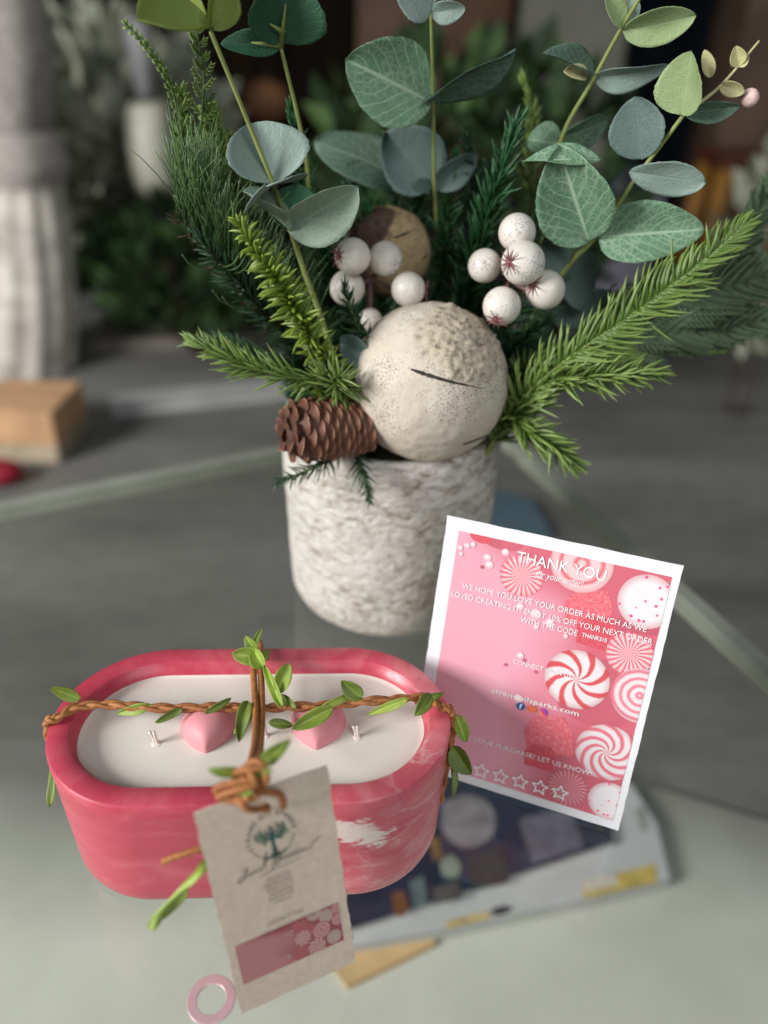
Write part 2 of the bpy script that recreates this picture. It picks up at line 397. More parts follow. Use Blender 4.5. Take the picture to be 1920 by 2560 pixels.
# ------------------------------------------------------------------ the setting
FLOOR = -0.36
q = NT('grey_floor'); v = q.coord('Object', (1, 3.2, 1), rot=(0, 0, -.25)); a = q.noise(v, 2.1, 5, .6); b = q.noise(q.coord('Object'), 40, 4)
c = q.ramp(a, [(.28, (.115, .112, .104)), (.5, (.20, .197, .183)), (.72, (.275, .275, .255))])
mf = q.set(q.mix(q.ramp(b, [(.3, 0), (.7, .25)]), c, (.09, .088, .08)), .6, .2)
mb = MB(); mb.grid(lambda u, w: (-6 + 12 * u, -3 + 11 * w, FLOOR), 24, 22); o = mb.build('floor', mf); o['kind'] = 'structure'
q = NT('pale_rug'); v = q.coord('Object'); a = q.noise(v, 9, 4); b = q.noise(v, 380, 3)
mr = q.set(q.mix(q.ramp(b, [(.3, 0), (.7, .3)]), q.mix(q.ramp(q.math('ADD', q.sep(v)[1], q.math('MULTIPLY', q.noise(v, 4, 3), .16)), [(.47, 0), (.66, 1)]), q.ramp(a, [(.3, (.58, .59, .52)), (.7, (.70, .71, .64))]), (.165, .165, .152)), (.40, .41, .36)), .95, .1); q.bump(b, .4, .002)
mb = MB(); pts = [(-.95, .50), (-.7, .565), (-.42, .60), (-.15, .615), (.10, .60), (.30, .56), (.46, .50), (.62, .38), (.74, .15), (.74, -.5), (-.95, -.5)]
top = [(x, y, FLOOR + .010) for x, y in pts]; bot = [(x, y, FLOOR) for x, y in pts]; n = len(pts)
mb.add(top + bot, [list(range(n))[::-1]] + [[i, (i + 1) % n, n + (i + 1) % n, n + i] for i in range(n)])
o = mb.build('rug', mr, smooth=False); tag(o, 'pale grey green rug on the floor seen through the glass', 'rug')
q = NT('dark_panelling'); v = q.coord('Object', (9, 1, .6)); a = q.noise(v, 1.3, 5); 
mw = q.set(q.ramp(a, [(.3, (.005, .004, .003)), (.7, (.022, .014, .009))]), .8, .05)
mb = MB(); mb.box((0, 4.2, .9), (6, 0, 0), (0, .05, 0), (0, 0, 1.27)); o = mb.build('wall', mw, smooth=False); o['kind'] = 'structure'

# ------------------------------------------------------------------ glass table
KT = Vector((.093, .745, 0)); EU = Vector((-.881, -.473, 0)).normalized(); EV = Vector((.356, -.934, 0)).normalized()
q = NT('table_glass'); fres = q.n('ShaderNodeFresnel'); gb = q.n('ShaderNodeNewGeometry'); q.link(q.math('MULTIPLY_ADD', gb.outputs['Backfacing'], 1 / 1.42 - 1.42, 1.42), fres.inputs[0])
tr = q.n('ShaderNodeBsdfTransparent'); tr.inputs[0].default_value = (.925, .94, .915, 1)
gl = q.n('ShaderNodeBsdfGlossy'); gl.inputs['Roughness'].default_value = .05; gl.inputs[0].default_value = (1, 1, 1, 1)
mx = q.n('ShaderNodeMixShader'); q.link(fres.outputs[0], mx.inputs[0]); q.link(tr.outputs[0], mx.inputs[1]); q.link(gl.outputs[0], mx.inputs[2])
q.link(mx.outputs[0], q.out.inputs[0]); MT['glass'] = q.m
MT['rim'] = plain('pale_metal', (.38, .40, .34), .35, .1, 30, .5, 0, .3)
MT['leg'] = plain('brushed_leg', (.26, .275, .24), .4, .1, 30, .5, 0, .3)
tb = thing('glass_table', 'low glass topped table with a thin pale metal edge', 'table', KT)
mb = MB(); A, B, Cc, D = KT, KT + EU * 1.5, KT + EU * 1.5 + EV * 1.15, KT + EV * 1.15
A2, B2, C2, D2 = [p + Vector((0, 0, -.0)) for p in (A, B, Cc, D)]
mb.add([A2, B2, C2, D2], [[0, 1, 2, 3]]); mb.build('table_top', MT['glass'], tb, False)
mb = MB()
for a, b in ((A, B), (A, D), (B, Cc), (D, Cc)):
    d = (b - a); nrm = Vector((d.y, -d.x, 0)).normalized(); mid = (a + b) / 2
    if (mid + nrm - (A + Cc) / 2).length > (mid - nrm - (A + Cc) / 2).length: pass
    else: nrm = -nrm
    mb.box(mid + nrm * .0072 + Vector((0, 0, -.007)), d / 2 + d.normalized() * .0, nrm * .007, (0, 0, .0068))
mb.build('edge_trim', MT['rim'], tb, False, bevel=.0015)
for p in (KT + EU * .03 + EV * .085, KT + EU * 1.4 + EV * .07, KT + EV * 1.05 + EU * .06, KT + EU * 1.4 + EV * 1.05):
    mb = MB(); mb.tube([p + Vector((0, 0, -.001)), Vector((p.x, p.y, FLOOR))], .0105, 14); mb.build('leg', MT['leg'], tb)

# ------------------------------------------------------------------ magazines under the glass
def mag_mat(name, base, cols, scale):
    q = NT(name); v = q.coord('Object'); c = base
    q2 = q.vor(v, scale, 'F1', 1); s = q.sep(q2)
    col = q.ramp(s[0], [(0, cols[0]), (.3, cols[1]), (.5, cols[2]), (.7, cols[3]), (.85, cols[4])], 'CONSTANT')
    f = q.ramp(q.noise(v, scale * .6, 2), [(.40, 0), (.50, 1)])
    q.set(q.mix(f, base, col), .35, .45); return q.m
MT['mag_cover'] = plain('navy_cover', (.022, .033, .060), .35, .35, 14, .45)
MT['mag_white'] = plain('white_cover_stock', (.52, .53, .54), .4, .08, 20, .4)
q = NT('page_edges'); zz = q.sep(q.coord('Object'))[2]
MT['paper'] = q.set(q.ramp(q.math('FRACT', q.math('MULTIPLY', zz, 900)), [(.2, (.30, .31, .31)), (.5, (.62, .62, .60))]), .85, .2)
MT['env'] = plain('manila_paper', (.62, .43, .22), .7, .1, 40, .2)
def slab(name, quad, z0, z1, mats, label, cat, group=None):
    r = thing(name, label, cat, (quad[0].x, quad[0].y, z0), group)
    mb = MB(); n = len(quad); mb.add([Vector((p.x, p.y, z0)) for p in quad] + [Vector((p.x, p.y, z1)) for p in quad], [list(range(n))[::-1]] + [[i, (i + 1) % n, n + (i + 1) % n, n + i] for i in range(n)])
    mb.build('pages', mats[0], r, False)
    c = sum((Vector((p.x, p.y, 0)) for p in quad), Vector()) / n
    mb = MB(); mb.add([c + (Vector((p.x, p.y, 0)) - c) * .995 + Vector((0, 0, z1 + .0012)) for p in quad], [list(range(n))]); mb.build('cover', mats[1], r, False)
    return r
zf = FLOOR + .0105
qd = [Z(x, y, zf) for x, y in ((716, 2088), (752, 2138), (940, 2046), (900, 1950))]
slab('envelope', qd, zf, zf + .004, (MT['env'], MT['env']), 'manila envelope sticking out under the magazine pile', 'envelope')
qd = [Z(x, y, zf) for x, y in ((745, 2070), (944, 2034), (1244, 1970), (1441, 1920), (1413, 1800), (1357, 1712), (900, 1760))]
slab('magazine', qd, zf + .0055, zf + .014, (MT['paper'], MT['mag_white']), 'white magazine with yellow print at the bottom of the pile', 'magazine', 'magazines under the table')
qd = [Z(x, y, zf) for x, y in ((700, 2052), (771, 2035), (1099, 1925), (1319, 1850), (1290, 1690), (880, 1690))]
slab('magazine', qd, zf + .0155, zf + .022, (MT['paper'], MT['mag_cover']), 'dark blue printed magazine on top of the pile', 'magazine', 'magazines under the table')
def printed(parent, z, shapes):
    for k, (pts, col) in enumerate(shapes):
        mb = MB()
        c = [Z(x, y, z) for x, y in pts]; c = catmull(c + c[:1], 6)[:-1] if len(pts) > 4 else c
        mb.add([Vector((p.x, p.y, z + k * .00005)) for p in c], [list(range(len(c)))]); mb.build('printed_patch', plain('magazine_ink', col, .4, .3, 70), parent, False)
mags = [o for o in COL.objects if o.name.startswith('magazine')]
printed(mags[0], zf + .0158, [([(1258, 1905), (1416, 1866), (1420, 1906), (1262, 1942)], (.55, .42, .13)), ([(1262, 1900), (1330, 1884), (1334, 1912), (1266, 1926)], (.55, .50, .45)), ([(963, 1990), (1056, 1968), (1058, 1984), (966, 2006)], (.58, .44, .18)), ([(1060, 1966), (1085, 1957), (1108, 1962), (1085, 1976), (1064, 1976)], (.06, .05, .06)), ([(1370, 1745), (1390, 1740), (1402, 1790), (1385, 1800)], (.33, .35, .34))])
printed(mags[1], zf + .0240, [([(954, 1735), (1010, 1715), (1060, 1740), (1066, 1800), (1010, 1832), (960, 1800)], (.22, .21, .23)), ([(1120, 1770), (1230, 1740), (1262, 1830), (1150, 1866)], (.13, .13, .17)), ([(846, 1932), (870, 1926), (882, 1960), (868, 1980), (850, 1968)], (.20, .085, .04)), ([(885, 1905), (915, 1890), (925, 1950), (895, 1968)], (.11, .15, .16)), ([(950, 1860), (975, 1848), (995, 1870), (985, 1896), (955, 1892)], (.20, .24, .20)), ([(1010, 1850), (1090, 1825), (1100, 1905), (1020, 1925)], (.035, .042, .040)), ([(925, 1815), (945, 1805), (955, 1850), (938, 1862)], (.22, .12, .05)), ([(930, 1920), (990, 1900), (1000, 1940), (940, 1955)], (.10, .09, .09)), ([(1270, 1700), (1300, 1695), (1312, 1790), (1290, 1800)], (.05, .055, .045))])
qd = [Z(x, y, FLOOR + .001) for x, y in ((1030, 1060), (1150, 1092), (1190, 1165), (1040, 1170))]
slab('pouch', qd, FLOOR + .001, FLOOR + .012, (plain('blue_cloth', (.085, .14, .18), .8), plain('blue_cloth_top', (.085, .14, .18), .8)), 'slate blue flat pouch on the floor behind the pot', 'pouch')

# ------------------------------------------------------------------ blurred things behind the table
def onfloor(px, py): return Z(px, py, FLOOR)
# draped armchair at the left
base = onfloor(40, 838)
r = thing('draped_armchair', 'armchair under a white fringed cover at the left edge', 'chair', base)
def drape_part(name, rows, amp, folds, mt):
    mb = MB(); n_ = len(rows) - 1
    def fn(u, w):
        i = min(n_ - 1, int(w * n_)); k = w * n_ - i; a = 2 * math.pi * u
        px, py, hw, Y = [rows[i][j] * (1 - k) + rows[i + 1][j] * k for j in range(4)]
        c = P(px, py, Y); rr = M(hw, Y, c.z) * (1 + amp * math.sin(a * folds + w * 1.5))
        return c + Vector((math.cos(a) * rr, math.sin(a) * rr + .1, 0))
    mb.grid(fn, 100, 14, 0, True); mb.build(name, mt, r)
drape_part('skirt', [(0, 828, 122, 1.66), (8, 700, 120, 1.67), (5, 560, 112, 1.68), (-5, 400, 96, 1.69)], .028, 13, plain('white_cover', (.62, .58, .52), .9, .35, 16, .1, .3))
drape_part('seat', [(-6, 405, 108, 1.69), (-4, 370, 112, 1.69), (-10, 290, 92, 1.70)], .03, 5, plain('mauve_cushion', (.38, .35, .325), .9, .2))
drape_part('backrest', [(-20, 300, 88, 1.70), (-15, 150, 92, 1.71), (-25, -40, 70, 1.72)], .03, 5, plain('taupe_cloth', (.31, .29, .265), .9, .3))
# small carton with a red bag
b0 = onfloor(62, 1003); rr = thing('carton', 'small tan and cream carton on the floor at the left edge', 'box', b0)
dx = Vector((.082, 0, 0))
mb = MB(); mb.box(b0 + Vector((-.02, .08, .072)), dx, (0, .08, 0), (0, 0, .0325)); mb.build('lid', plain('tan_board', (.62, .37, .20), .8, .25, 18), rr, False, bevel=.004)
mb = MB(); mb.box(b0 + Vector((-.02, .08, .0195)), dx * .97, (0, .078, 0), (0, 0, .0185)); mb.build('tray', plain('cream_board', (.46, .38, .27), .8, .25, 18), rr, False, bevel=.004)
mb = MB(); c = onfloor(8, 1060) + Vector((-.02, .03, .02)); mb.sphere(c, 1, 20, 12, (Vector((.045, 0, 0)), Vector((0, .035, 0)), Vector((0, 0, .022))))
o = mb.build('pouch', plain('red_cloth', (.30, .012, .03), .8, .3)); tag(o, 'small dark red pouch on the floor before the carton', 'pouch')
# pale boards on the floor behind
for (pa, pb, h, dep, lab, colr) in (((245, 905), (800, 845), .012, .11, 'pale grey board lying on the floor behind the table', (.46, .46, .45)),
                                    ((205, 765), (790, 735), .03, .24, 'beige low board step farther back behind the pale board', (.20, .175, .15))):
    a, b = onfloor(*pa), onfloor(*pb); d = b - a; nrm = Vector((-d.y, d.x, 0)).normalized()
    mb = MB(); mb.box((a + b) / 2 + nrm * dep / 2 + Vector((0, 0, h / 2)), d / 2, nrm * dep / 2, (0, 0, h / 2))
    o = mb.build('floor_board', plain('board_%d' % int(h * 1000), colr, .7, .2, 6), smooth=False, bevel=.004); tag(o, lab, 'board', 'boards on the floor')
# plants
def bush(name, label, c, rx, ry, rz, n, size, mats, stemcol, seed, rootx=0, srad=.006):
    rnd = random.Random(seed); r = thing(name, label, 'plant', (c.x, c.y, FLOOR))
    mb = MB()
    for i in range(n):
        while True:
            p = Vector((rnd.uniform(-1, 1), rnd.uniform(-1, 1), rnd.uniform(-1, 1)))
            if p.length < 1 and noise.noise(p * 2.3 + Vector((seed, 0, 0))) > -.22: break
        pos = c + Vector((p.x * rx, p.y * ry, p.z * rz)); d = (p + Vector((rnd.uniform(-.7, .7), rnd.uniform(-.7, .7), .5))).normalized()
        sd = d.orthogonal().normalized(); sd.rotate(Quaternion(d, rnd.uniform(0, 6.28))); up2 = d.cross(sd); s_ = size * rnd.uniform(.6, 1.3)
        mb.add([pos, pos + d * s_ * .5 + sd * s_ * .28 + up2 * s_ * .05, pos + d * s_, pos + d * s_ * .5 - sd * s_ * .28 + up2 * s_ * .05], [[0, 1, 2, 3]], None, rnd.randrange(len(mats)))
    mb.build('foliage', mats, r, False)
    mb = MB()
    for i in range(7):
        a = i * .9; mb.tube(catmull([Vector((c.x + rootx, c.y, FLOOR)) + Vector((math.cos(a) * .02, math.sin(a) * .02, 0)), Vector((c.x + math.cos(a) * rx * .3, c.y + math.sin(a) * ry * .3, (FLOOR + c.z) / 2)), c + Vector((math.cos(a) * rx * .6, math.sin(a) * ry * .6, rz * .3))], 5), srad, 6)
    mb.build('stem', stemcol, r)
sg = [plain('sage_%d' % i, c, .8, .2, 30, .2) for i, c in enumerate(((.36, .38, .29), (.30, .32, .24), (.42, .44, .35)))]
dg = [plain('shade_green_%d' % i, c, .7, .2, 30, .3) for i, c in enumerate(((.025, .055, .017), (.015, .030, .012), (.05, .10, .028)))]
bush('sage_plant', 'grey green leafy plant blurred behind the white armchair', P(235, 330, 2.3), .30, .25, .26, 1300, .12, sg, MT['twig'], 3)
bush('dark_plant', 'dark green low plant on the floor behind the pot', P(420, 580, 1.9), .26, .2, .14, 900, .06, dg, MT['twig'], 5)
bush('dark_plant', 'dark green plant beyond the right side of the pot', P(1010, 400, 1.5), .30, .2, .22, 900, .06, dg, MT['twig'], 6)
bush('sage_plant', 'small greyish plant at the far right edge behind the cedar', P(1690, 540, 1.6), .12, .1, .20, 260, .06, sg, MT['twig'], 9, .0, .0018)
# vases and pots behind
def lathe(prof, c, n=40):
    mb = MB(); N = len(prof)
    mb.grid(lambda u, w: Vector(c) + Vector((math.cos(2 * math.pi * u), math.sin(2 * math.pi * u), 0)) * prof[min(int(round(w * (N - 1))), N - 1)][0] + Vector((0, 0, prof[min(int(round(w * (N - 1))), N - 1)][1])), n, N - 1, 0, True)
    return mb
c = P(340, 420, 2.0); c2 = Vector((c.x, c.y, FLOOR))
st = thing('side_stool', 'dark round stool carrying a white vase behind the arrangement', 'stool', c2)
mb = lathe([(.0001, .0), (.09, .0), (.09, c.z - FLOOR - .002), (.0001, c.z - FLOOR - .002)], c2); mb.build('seat', plain('dark_wood', (.02, .018, .015), .6), st, False)
vs = thing('vase', 'cream white vase on the dark stool', 'vase', c)
lathe([(.0001, .0), (.045, .0), (.055, .03), (.058, .10), (.050, .19), (.030, .205), (.030, .20), (.0001, .198)], c).build('body', plain('cream_glaze', (.50, .49, .40), .4, .15, 20), vs)
lathe([(.0001, .199), (.022, .199), (.024, .26), (.034, .32), (.030, .36), (.0001, .365)], c).build('stopper', plain('grey_glaze', (.30, .30, .31), .4, .15, 20), vs)
c = P(575, 222, 2.6); mb = MB(); mb.sphere(c, .068, 24, 16)
cs = Vector((c.x, c.y, FLOOR)); cb = thing('cupboard', 'dark brown low cupboard far behind the arrangement', 'cupboard', cs)
q = plain('dark_cupboard', (.012, .008, .006), .8, .3, 8, .05)
mb2 = MB(); mb2.box((c.x + .05, c.y + .1, (FLOOR + c.z - .07) / 2), (.42, 0, 0), (0, .17, 0), (0, 0, (c.z - .07 - FLOOR) / 2)); mb2.build('body', q, cb, False, bevel=.01)
for dxx in (-.155, .255):
    mb2 = MB(); mb2.box((c.x + dxx, c.y - .078, (FLOOR + c.z - .07) / 2), (.19, 0, 0), (0, .006, 0), (0, 0, (c.z - .15 - FLOOR) / 2)); mb2.build('door', q, cb, False, bevel=.004)
pk = thing('pumpkin', 'small orange brown pumpkin on the dark cupboard', 'pumpkin', c - Vector((0, 0, .066)))
def pump(u, w):
    a = 2 * math.pi * u; b = math.pi * (w - .5) * .9999; rr = .074 * (1 - .09 * abs(math.sin(a * 5)))
    return c + Vector((math.cos(a) * math.cos(b) * rr, math.sin(a) * math.cos(b) * rr, math.sin(b) * .062))
mb = MB(); mb.grid(pump, 60, 16, 0, True); mb.build('body', plain('pumpkin_skin', (.30, .135, .06), .6, .2, 12), pk)
mb = MB(); mb.tube([c + Vector((0, 0, .055)), c + Vector((.01, 0, .085))], .009, 8); mb.build('stalk', MT['twig'], pk)
# brown cabinet, grey chair, navy cabinet, amber stool to the right
def furn(name, px0, px1, Y, ztop, dep, mt, label, cat, nd=2, legs=0):
    x0 = P(px0, 300, Y).x; x1 = P(px1, 300, Y).x; cx = (x0 + x1) / 2; hw = (x1 - x0) / 2
    r = thing(name, label, cat, (cx, Y, FLOOR)); z0 = FLOOR + (.12 if legs else 0)
    mb = MB(); mb.box((cx, Y + dep / 2, (z0 + ztop) / 2), (hw, 0, 0), (0, dep / 2, 0), (0, 0, (ztop - z0) / 2)); mb.build('body', mt, r, False, bevel=.01)
    for i in range(nd):
        w_ = 2 * hw / nd; mb = MB(); mb.box((x0 + w_ * (i + .5), Y - .008, (z0 + ztop) / 2), (w_ / 2 - .012, 0, 0), (0, .0075, 0), (0, 0, (ztop - z0) / 2 - .03)); mb.build('door', mt, r, False, bevel=.004)
    for sx in ((-1, 1) if legs else ()):
        for sy in (.04, dep - .04):
            mb = MB(); mb.tube([(cx + sx * (hw - .03), Y + sy, z0 + .01), (cx + sx * (hw - .03), Y + sy, FLOOR)], .018, 10); mb.build('leg', mt, r)
    return r
furn('wood_cabinet', 770, 1085, 3.3, .9, .45, plain('walnut', (.125, .060, .030), .5, .35, 5), 'tall walnut brown cabinet behind the middle of the bouquet', 'cabinet', 2)
furn('fabric_screen', 1105, 1325, 2.5, .75, .12, plain('greige_cloth', (.150, .150, .125), .95, .2, 5), 'greige fabric screen behind the right eucalyptus stems', 'screen', 1, 1)
furn('navy_cabinet', 1330, 1490, 3.0, .85, .4, plain('navy_paint', (.013, .018, .026), .8, .3, 8, .05), 'blackish navy cabinet to the right of the greige screen', 'cabinet', 1)
furn('brown_cabinet', 1555, 1760, 2.7, .8, .4, plain('dull_walnut', (.10, .065, .045), .6, .45, 4), 'dull brown cabinet at the top right edge', 'cabinet', 1)
c = P(1370, 480, 1.9); x0 = thing('paper_box', 'lilac white box behind the right stems', 'box', (c.x, c.y, FLOOR))
mb = MB(); mb.box((c.x, c.y + .06, (FLOOR + .075) / 2 - .0), (.062, 0, 0), (0, .05, 0), (0, 0, (.075 - FLOOR) / 2)); mb.build('body', plain('lilac_board', (.36, .34, .40), .8, .1), x0, False, bevel=.004)
mb = MB(); mb.box((c.x, c.y + .06, .085), (.066, 0, 0), (0, .054, 0), (0, 0, .0098)); mb.build('lid', plain('violet_board', (.10, .075, .16), .8, .1), x0, False, bevel=.003)
c = onfloor(1535, 640); x0 = thing('amber_stool', 'amber wooden stool at the right behind the pine sprig', 'stool', c)
mw_ = plain('amber_wood', (.42, .20, .045), .45, .3, 9)
ztop = P(1535, 325, c.y).z
mb = MB(); mb.box((c.x, c.y, ztop - .02), (.11, 0, 0), (0, .11, 0), (0, 0, .02)); mb.build('seat', plain('rust_wood', (.12, .035, .018), .5, .3, 9), x0, False, bevel=.006)
for sx in (-1, 1):
    for sy in (-1, 1):
        mb = MB(); mb.tube([(c.x + sx * .08, c.y + sy * .08, ztop - .042), (c.x + sx * .095, c.y + sy * .095, FLOOR)], .028, 10); mb.build('leg', mw_, x0)

# ------------------------------------------------------------------ candle
VC = Vector((-.05572, .24414, 0)); VY = .05776; VH = .07035
vu = Vector((math.cos(VY), math.sin(VY), 0)); vv = Vector((-math.sin(VY), math.cos(VY), 0))
def stad(L, Wd, n=120):
    r_ = Wd / 2; s_ = L / 2 - r_; out = []; per = 2 * math.pi * r_ + 4 * s_
    for i in range(n):
        d = per * i / n
        if d < 2 * s_: out.append((-s_ + d, -r_)); continue
        d -= 2 * s_
        if d < math.pi * r_: a = -math.pi / 2 + d / r_; out.append((s_ + r_ * math.cos(a), r_ * math.sin(a))); continue
        d -= math.pi * r_
        if d < 2 * s_: out.append((s_ - d, r_)); continue
        d -= 2 * s_; a = math.pi / 2 + d / r_; out.append((-s_ + r_ * math.cos(a), r_ * math.sin(a)))
    return out
def stad_loft(layers, n=160, cap0=True, cap1=True):
    mb = MB(); vs = []
    for (L, Wd, z) in layers: vs += [Vector((x, y, z)) for x, y in stad(L, Wd, n)]
    fs = [[j * n + i, j * n + (i + 1) % n, (j + 1) * n + (i + 1) % n, (j + 1) * n + i] for j in range(len(layers) - 1) for i in range(n)]
    if cap0: fs.append(list(range(n))[::-1])
    if cap1: fs.append([(len(layers) - 1) * n + i for i in range(n)])
    mb.add(vs, fs); return mb
cn = thing('candle', 'oval pink marbled concrete candle with white wax and pink hearts', 'candle', VC); cn.rotation_euler = (0, 0, VY)
cn.matrix_basis = Matrix.Translation(VC) @ Matrix.Rotation(VY, 4, 'Z')
def put(mb, name, mt, smooth=True, **kw):
    o = mb.build(name, mt, None, smooth, **kw); o.parent = cn; return o
L0, W0, L1, W1 = .17674, .09268, .17252, .08626; T = .0098
lay = [(L1 - .012, W1 - .012, 0.0001), (L1 - .0062, W1 - .0062, .0007), (L1 - .0024, W1 - .0024, .0026), (L1, W1, .0062)]
for i in range(1, 8): t = i / 8; lay.append((L1 + (L0 - L1) * t, W1 + (W0 - W1) * t, .0062 + (VH - .0072) * t))
lay += [(L0, W0, VH - .0010), (L0 - .0006, W0 - .0006, VH - .0003), (L0 - .0018, W0 - .0018, VH), (L0 - 2 * T + .001, W0 - 2 * T + .001, VH), (L0 - 2 * T - .0004, W0 - 2 * T - .0004, VH - .0006),
        (L0 - 2 * T - .0008, W0 - 2 * T - .0008, VH - .0022), (L0 - 2 * T - .0030, W0 - 2 * T - .0030, VH - .0026), (L0 - 2 * T - .0042, W0 - 2 * T - .0042, VH - .012)]
put(stad_loft(lay, 200, True, False), 'vessel', MT['concrete'])
WZ = VH - .0078
Lw, Ww = L0 - 2 * T - .0036, W0 - 2 * T - .0036
lay = [(Lw * .4, max(.002, Ww - Lw * .6) if Ww - Lw * .6 > .002 else .002, WZ)]
mb = MB(); n = 160; rings = []
for t, dz in ((1, .0009), (.985, .0002), (.96, 0), (.85, -.0001), (.6, 0), (.3, .0001)):
    rings.append([Vector((x * (1 if False else t), y * t, WZ + dz)) for x, y in stad(Lw, Ww, n)])
vs = [p for rg in rings for p in rg] + [Vector((0, 0, WZ))]
fs = [[j * n + (i + 1) % n, j * n + i, (j + 1) * n + i, (j + 1) * n + (i + 1) % n][::-1] for j in range(5) for i in range(n)] + [[5 * n + i, 5 * n + (i + 1) % n, 6 * n] for i in range(n)]
mb.add(vs, fs); put(mb, 'wax', MT['wax'])
inv = cn.matrix_basis.inverted()
def heart(cx, cy, rot, sc=1.0):
    mb = MB(); n = 80; S = .0110 * sc
    def val(x, y, z): q_ = x * x + 2.25 * y * y + z * z - 1; return q_ ** 3 - x * x * z ** 3 - .1125 * y * y * z ** 3
    cont = []
    for i in range(n):
        a = 2 * math.pi * i / n - math.pi / 2; lo, hi = 0, 1.6
        for _ in range(40):
            r_ = (lo + hi) / 2
            if val(r_ * math.cos(a), 0, r_ * math.sin(a) + .1) < 0: lo = r_
            else: hi = r_
        cont.append((lo * math.cos(a), lo * math.sin(a) + .1))
    for _ in range(3): cont = [((cont[i - 1][0] + 2 * cont[i][0] + cont[(i + 1) % n][0]) / 4, (cont[i - 1][1] + 2 * cont[i][1] + cont[(i + 1) % n][1]) / 4) for i in range(n)]
    ks = (1.0, 1.0, .985, .95, .89, .80, .68, .54, .38, .2); vs = []; c_, s_ = math.cos(rot), math.sin(rot)
    def top(x, z):
        lo, hi = 0, 1.0
        if val(x, 0, z) >= 0: return 0
        for _ in range(30):
            m_ = (lo + hi) / 2
            if val(x, m_, z) < 0: lo = m_
            else: hi = m_
        return lo
    for lv, k in enumerate(ks):
        for x, z in cont:
            xx, zz = x * k, (z - .1) * k + .1; h = (top(xx, zz) * 1.25 * S + .0016) if lv else 0
            vs.append(Vector((cx + c_ * xx * S - s_ * zz * S, cy + s_ * xx * S + c_ * zz * S, WZ - .0006 + h)))
    N = len(ks); fs = [[j * n + i, j * n + (i + 1) % n, (j + 1) * n + (i + 1) % n, (j + 1) * n + i] for j in range(N - 1) for i in range(n)]
    vs.append(Vector((cx - s_ * .1 * S, cy + c_ * .1 * S, WZ - .0006 + top(0, .1) * 1.25 * S + .0016))); fs += [[(N - 1) * n + i, (N - 1) * n + (i + 1) % n, N * n] for i in range(n)]
    mb.add(vs, fs); return put(mb, 'heart', MT['heart'], sub=1)
for px, py, rt_ in ((446, 1583, .05), (686, 1576, -.04)):
    p = inv @ Z(px, py, WZ + .004); heart(p.x, p.y + .002, rt_)
for px, py, ln in ((338, 1606, .0075), (772, 1592, .0072), (574, 1590, .007)):
    p = inv @ Z(px, py, WZ); mb = MB()
    for s_ in (-1, 1): mb.tube(catmull([p + Vector((s_ * .0004, 0, -.001)), p + Vector((s_ * .0005 - .0005, 0, ln * .5)), p + Vector((s_ * .0009 - .001, -.0004, ln))], 5), lambda t: .00072, 8)
    mb.sphere(p, 1, 16, 6, (Vector((.0022, 0, 0)), Vector((0, .0022, 0)), Vector((0, 0, .0004)))); put(mb, 'wick', MT['wick'])

# ------------------------------------------------------------------ leafy cord round the candle
gar = thing('leafy_cord', 'braided tan cord with green satin leaves wrapped round the pink candle', 'garland', VC + vu * .09)
def V(u, w, z): return VC + vu * u + vv * w + Vector((0, 0, z))
RZ = VH + .0026
path = [V(-.0815, -.002, -.0 + .012), V(-.0880, -.002, .030), V(-.0898, -.002, .058), V(-.0890, -.002, VH + .0010), V(-.0850, -.0016, RZ)]
for px, py in ((170, 1527), (240, 1522), (320, 1529), (400, 1529), (480, 1528), (548, 1530), (620, 1527), (700, 1524), (780, 1516), (860, 1510), (925, 1508)):
    path.append(Z(px, py, RZ + .0006))
path += [V(.0850, .0020, RZ), V(.0893, .0014, VH + .0004), V(.0902, .0, .056), V(.0884, -.001, .030), V(.0872, -.001, .012)]
cen = catmull(path, 14)
def strand_set(cen, na, turns, rad, amp, phase0=0):
    mb = MB(); N = len(cen)
    for s_ in range(na):
        pts = []
        for i, p in enumerate(cen):
            t = (cen[min(i + 1, N - 1)] - cen[max(i - 1, 0)]).normalized()
            up = Vector((0, 0, 1)); sd = t.cross(up)
            sd = sd.normalized() if sd.length > .2 else vv.copy(); nn = sd.cross(t).normalized()
            ph = phase0 + 2 * math.pi * (s_ / na) + turns * 2 * math.pi * i / N
            pts.append(p + sd * math.sin(ph) * amp + nn * math.sin(2 * ph) * amp * .5)
        mb.tube(pts, lambda t: rad * (1 + .08 * math.sin(t * 60)), 8)
    return mb
strand_set(cen, 3, 10, .00112, .00135).build('braid', MT['cord'], gar)
cord = [V(-.0015, .0400, .010), V(-.002, .0462, .045), V(-.002, .0472, VH - .002), V(-.002, .0445, VH + .0034), Z(555, 1440, RZ + .003), Z(558, 1530, RZ + .0044), P(557, 1600, .214), P(550, 1655, .190), P(540, 1690, .178)]
cen2 = catmull(cord, 10)
mb = MB()
for s_ in (-1, 1):
    mb.tube([p + vu * (s_ * .00140 + .0004 * math.sin(i * .16 + s_)) + Vector((0, 0, .0004 * s_ * math.sin(i * .09))) for i, p in enumerate(cen2)], lambda t: .00152, 8)
mb.build('cord', MT['cord'], gar)
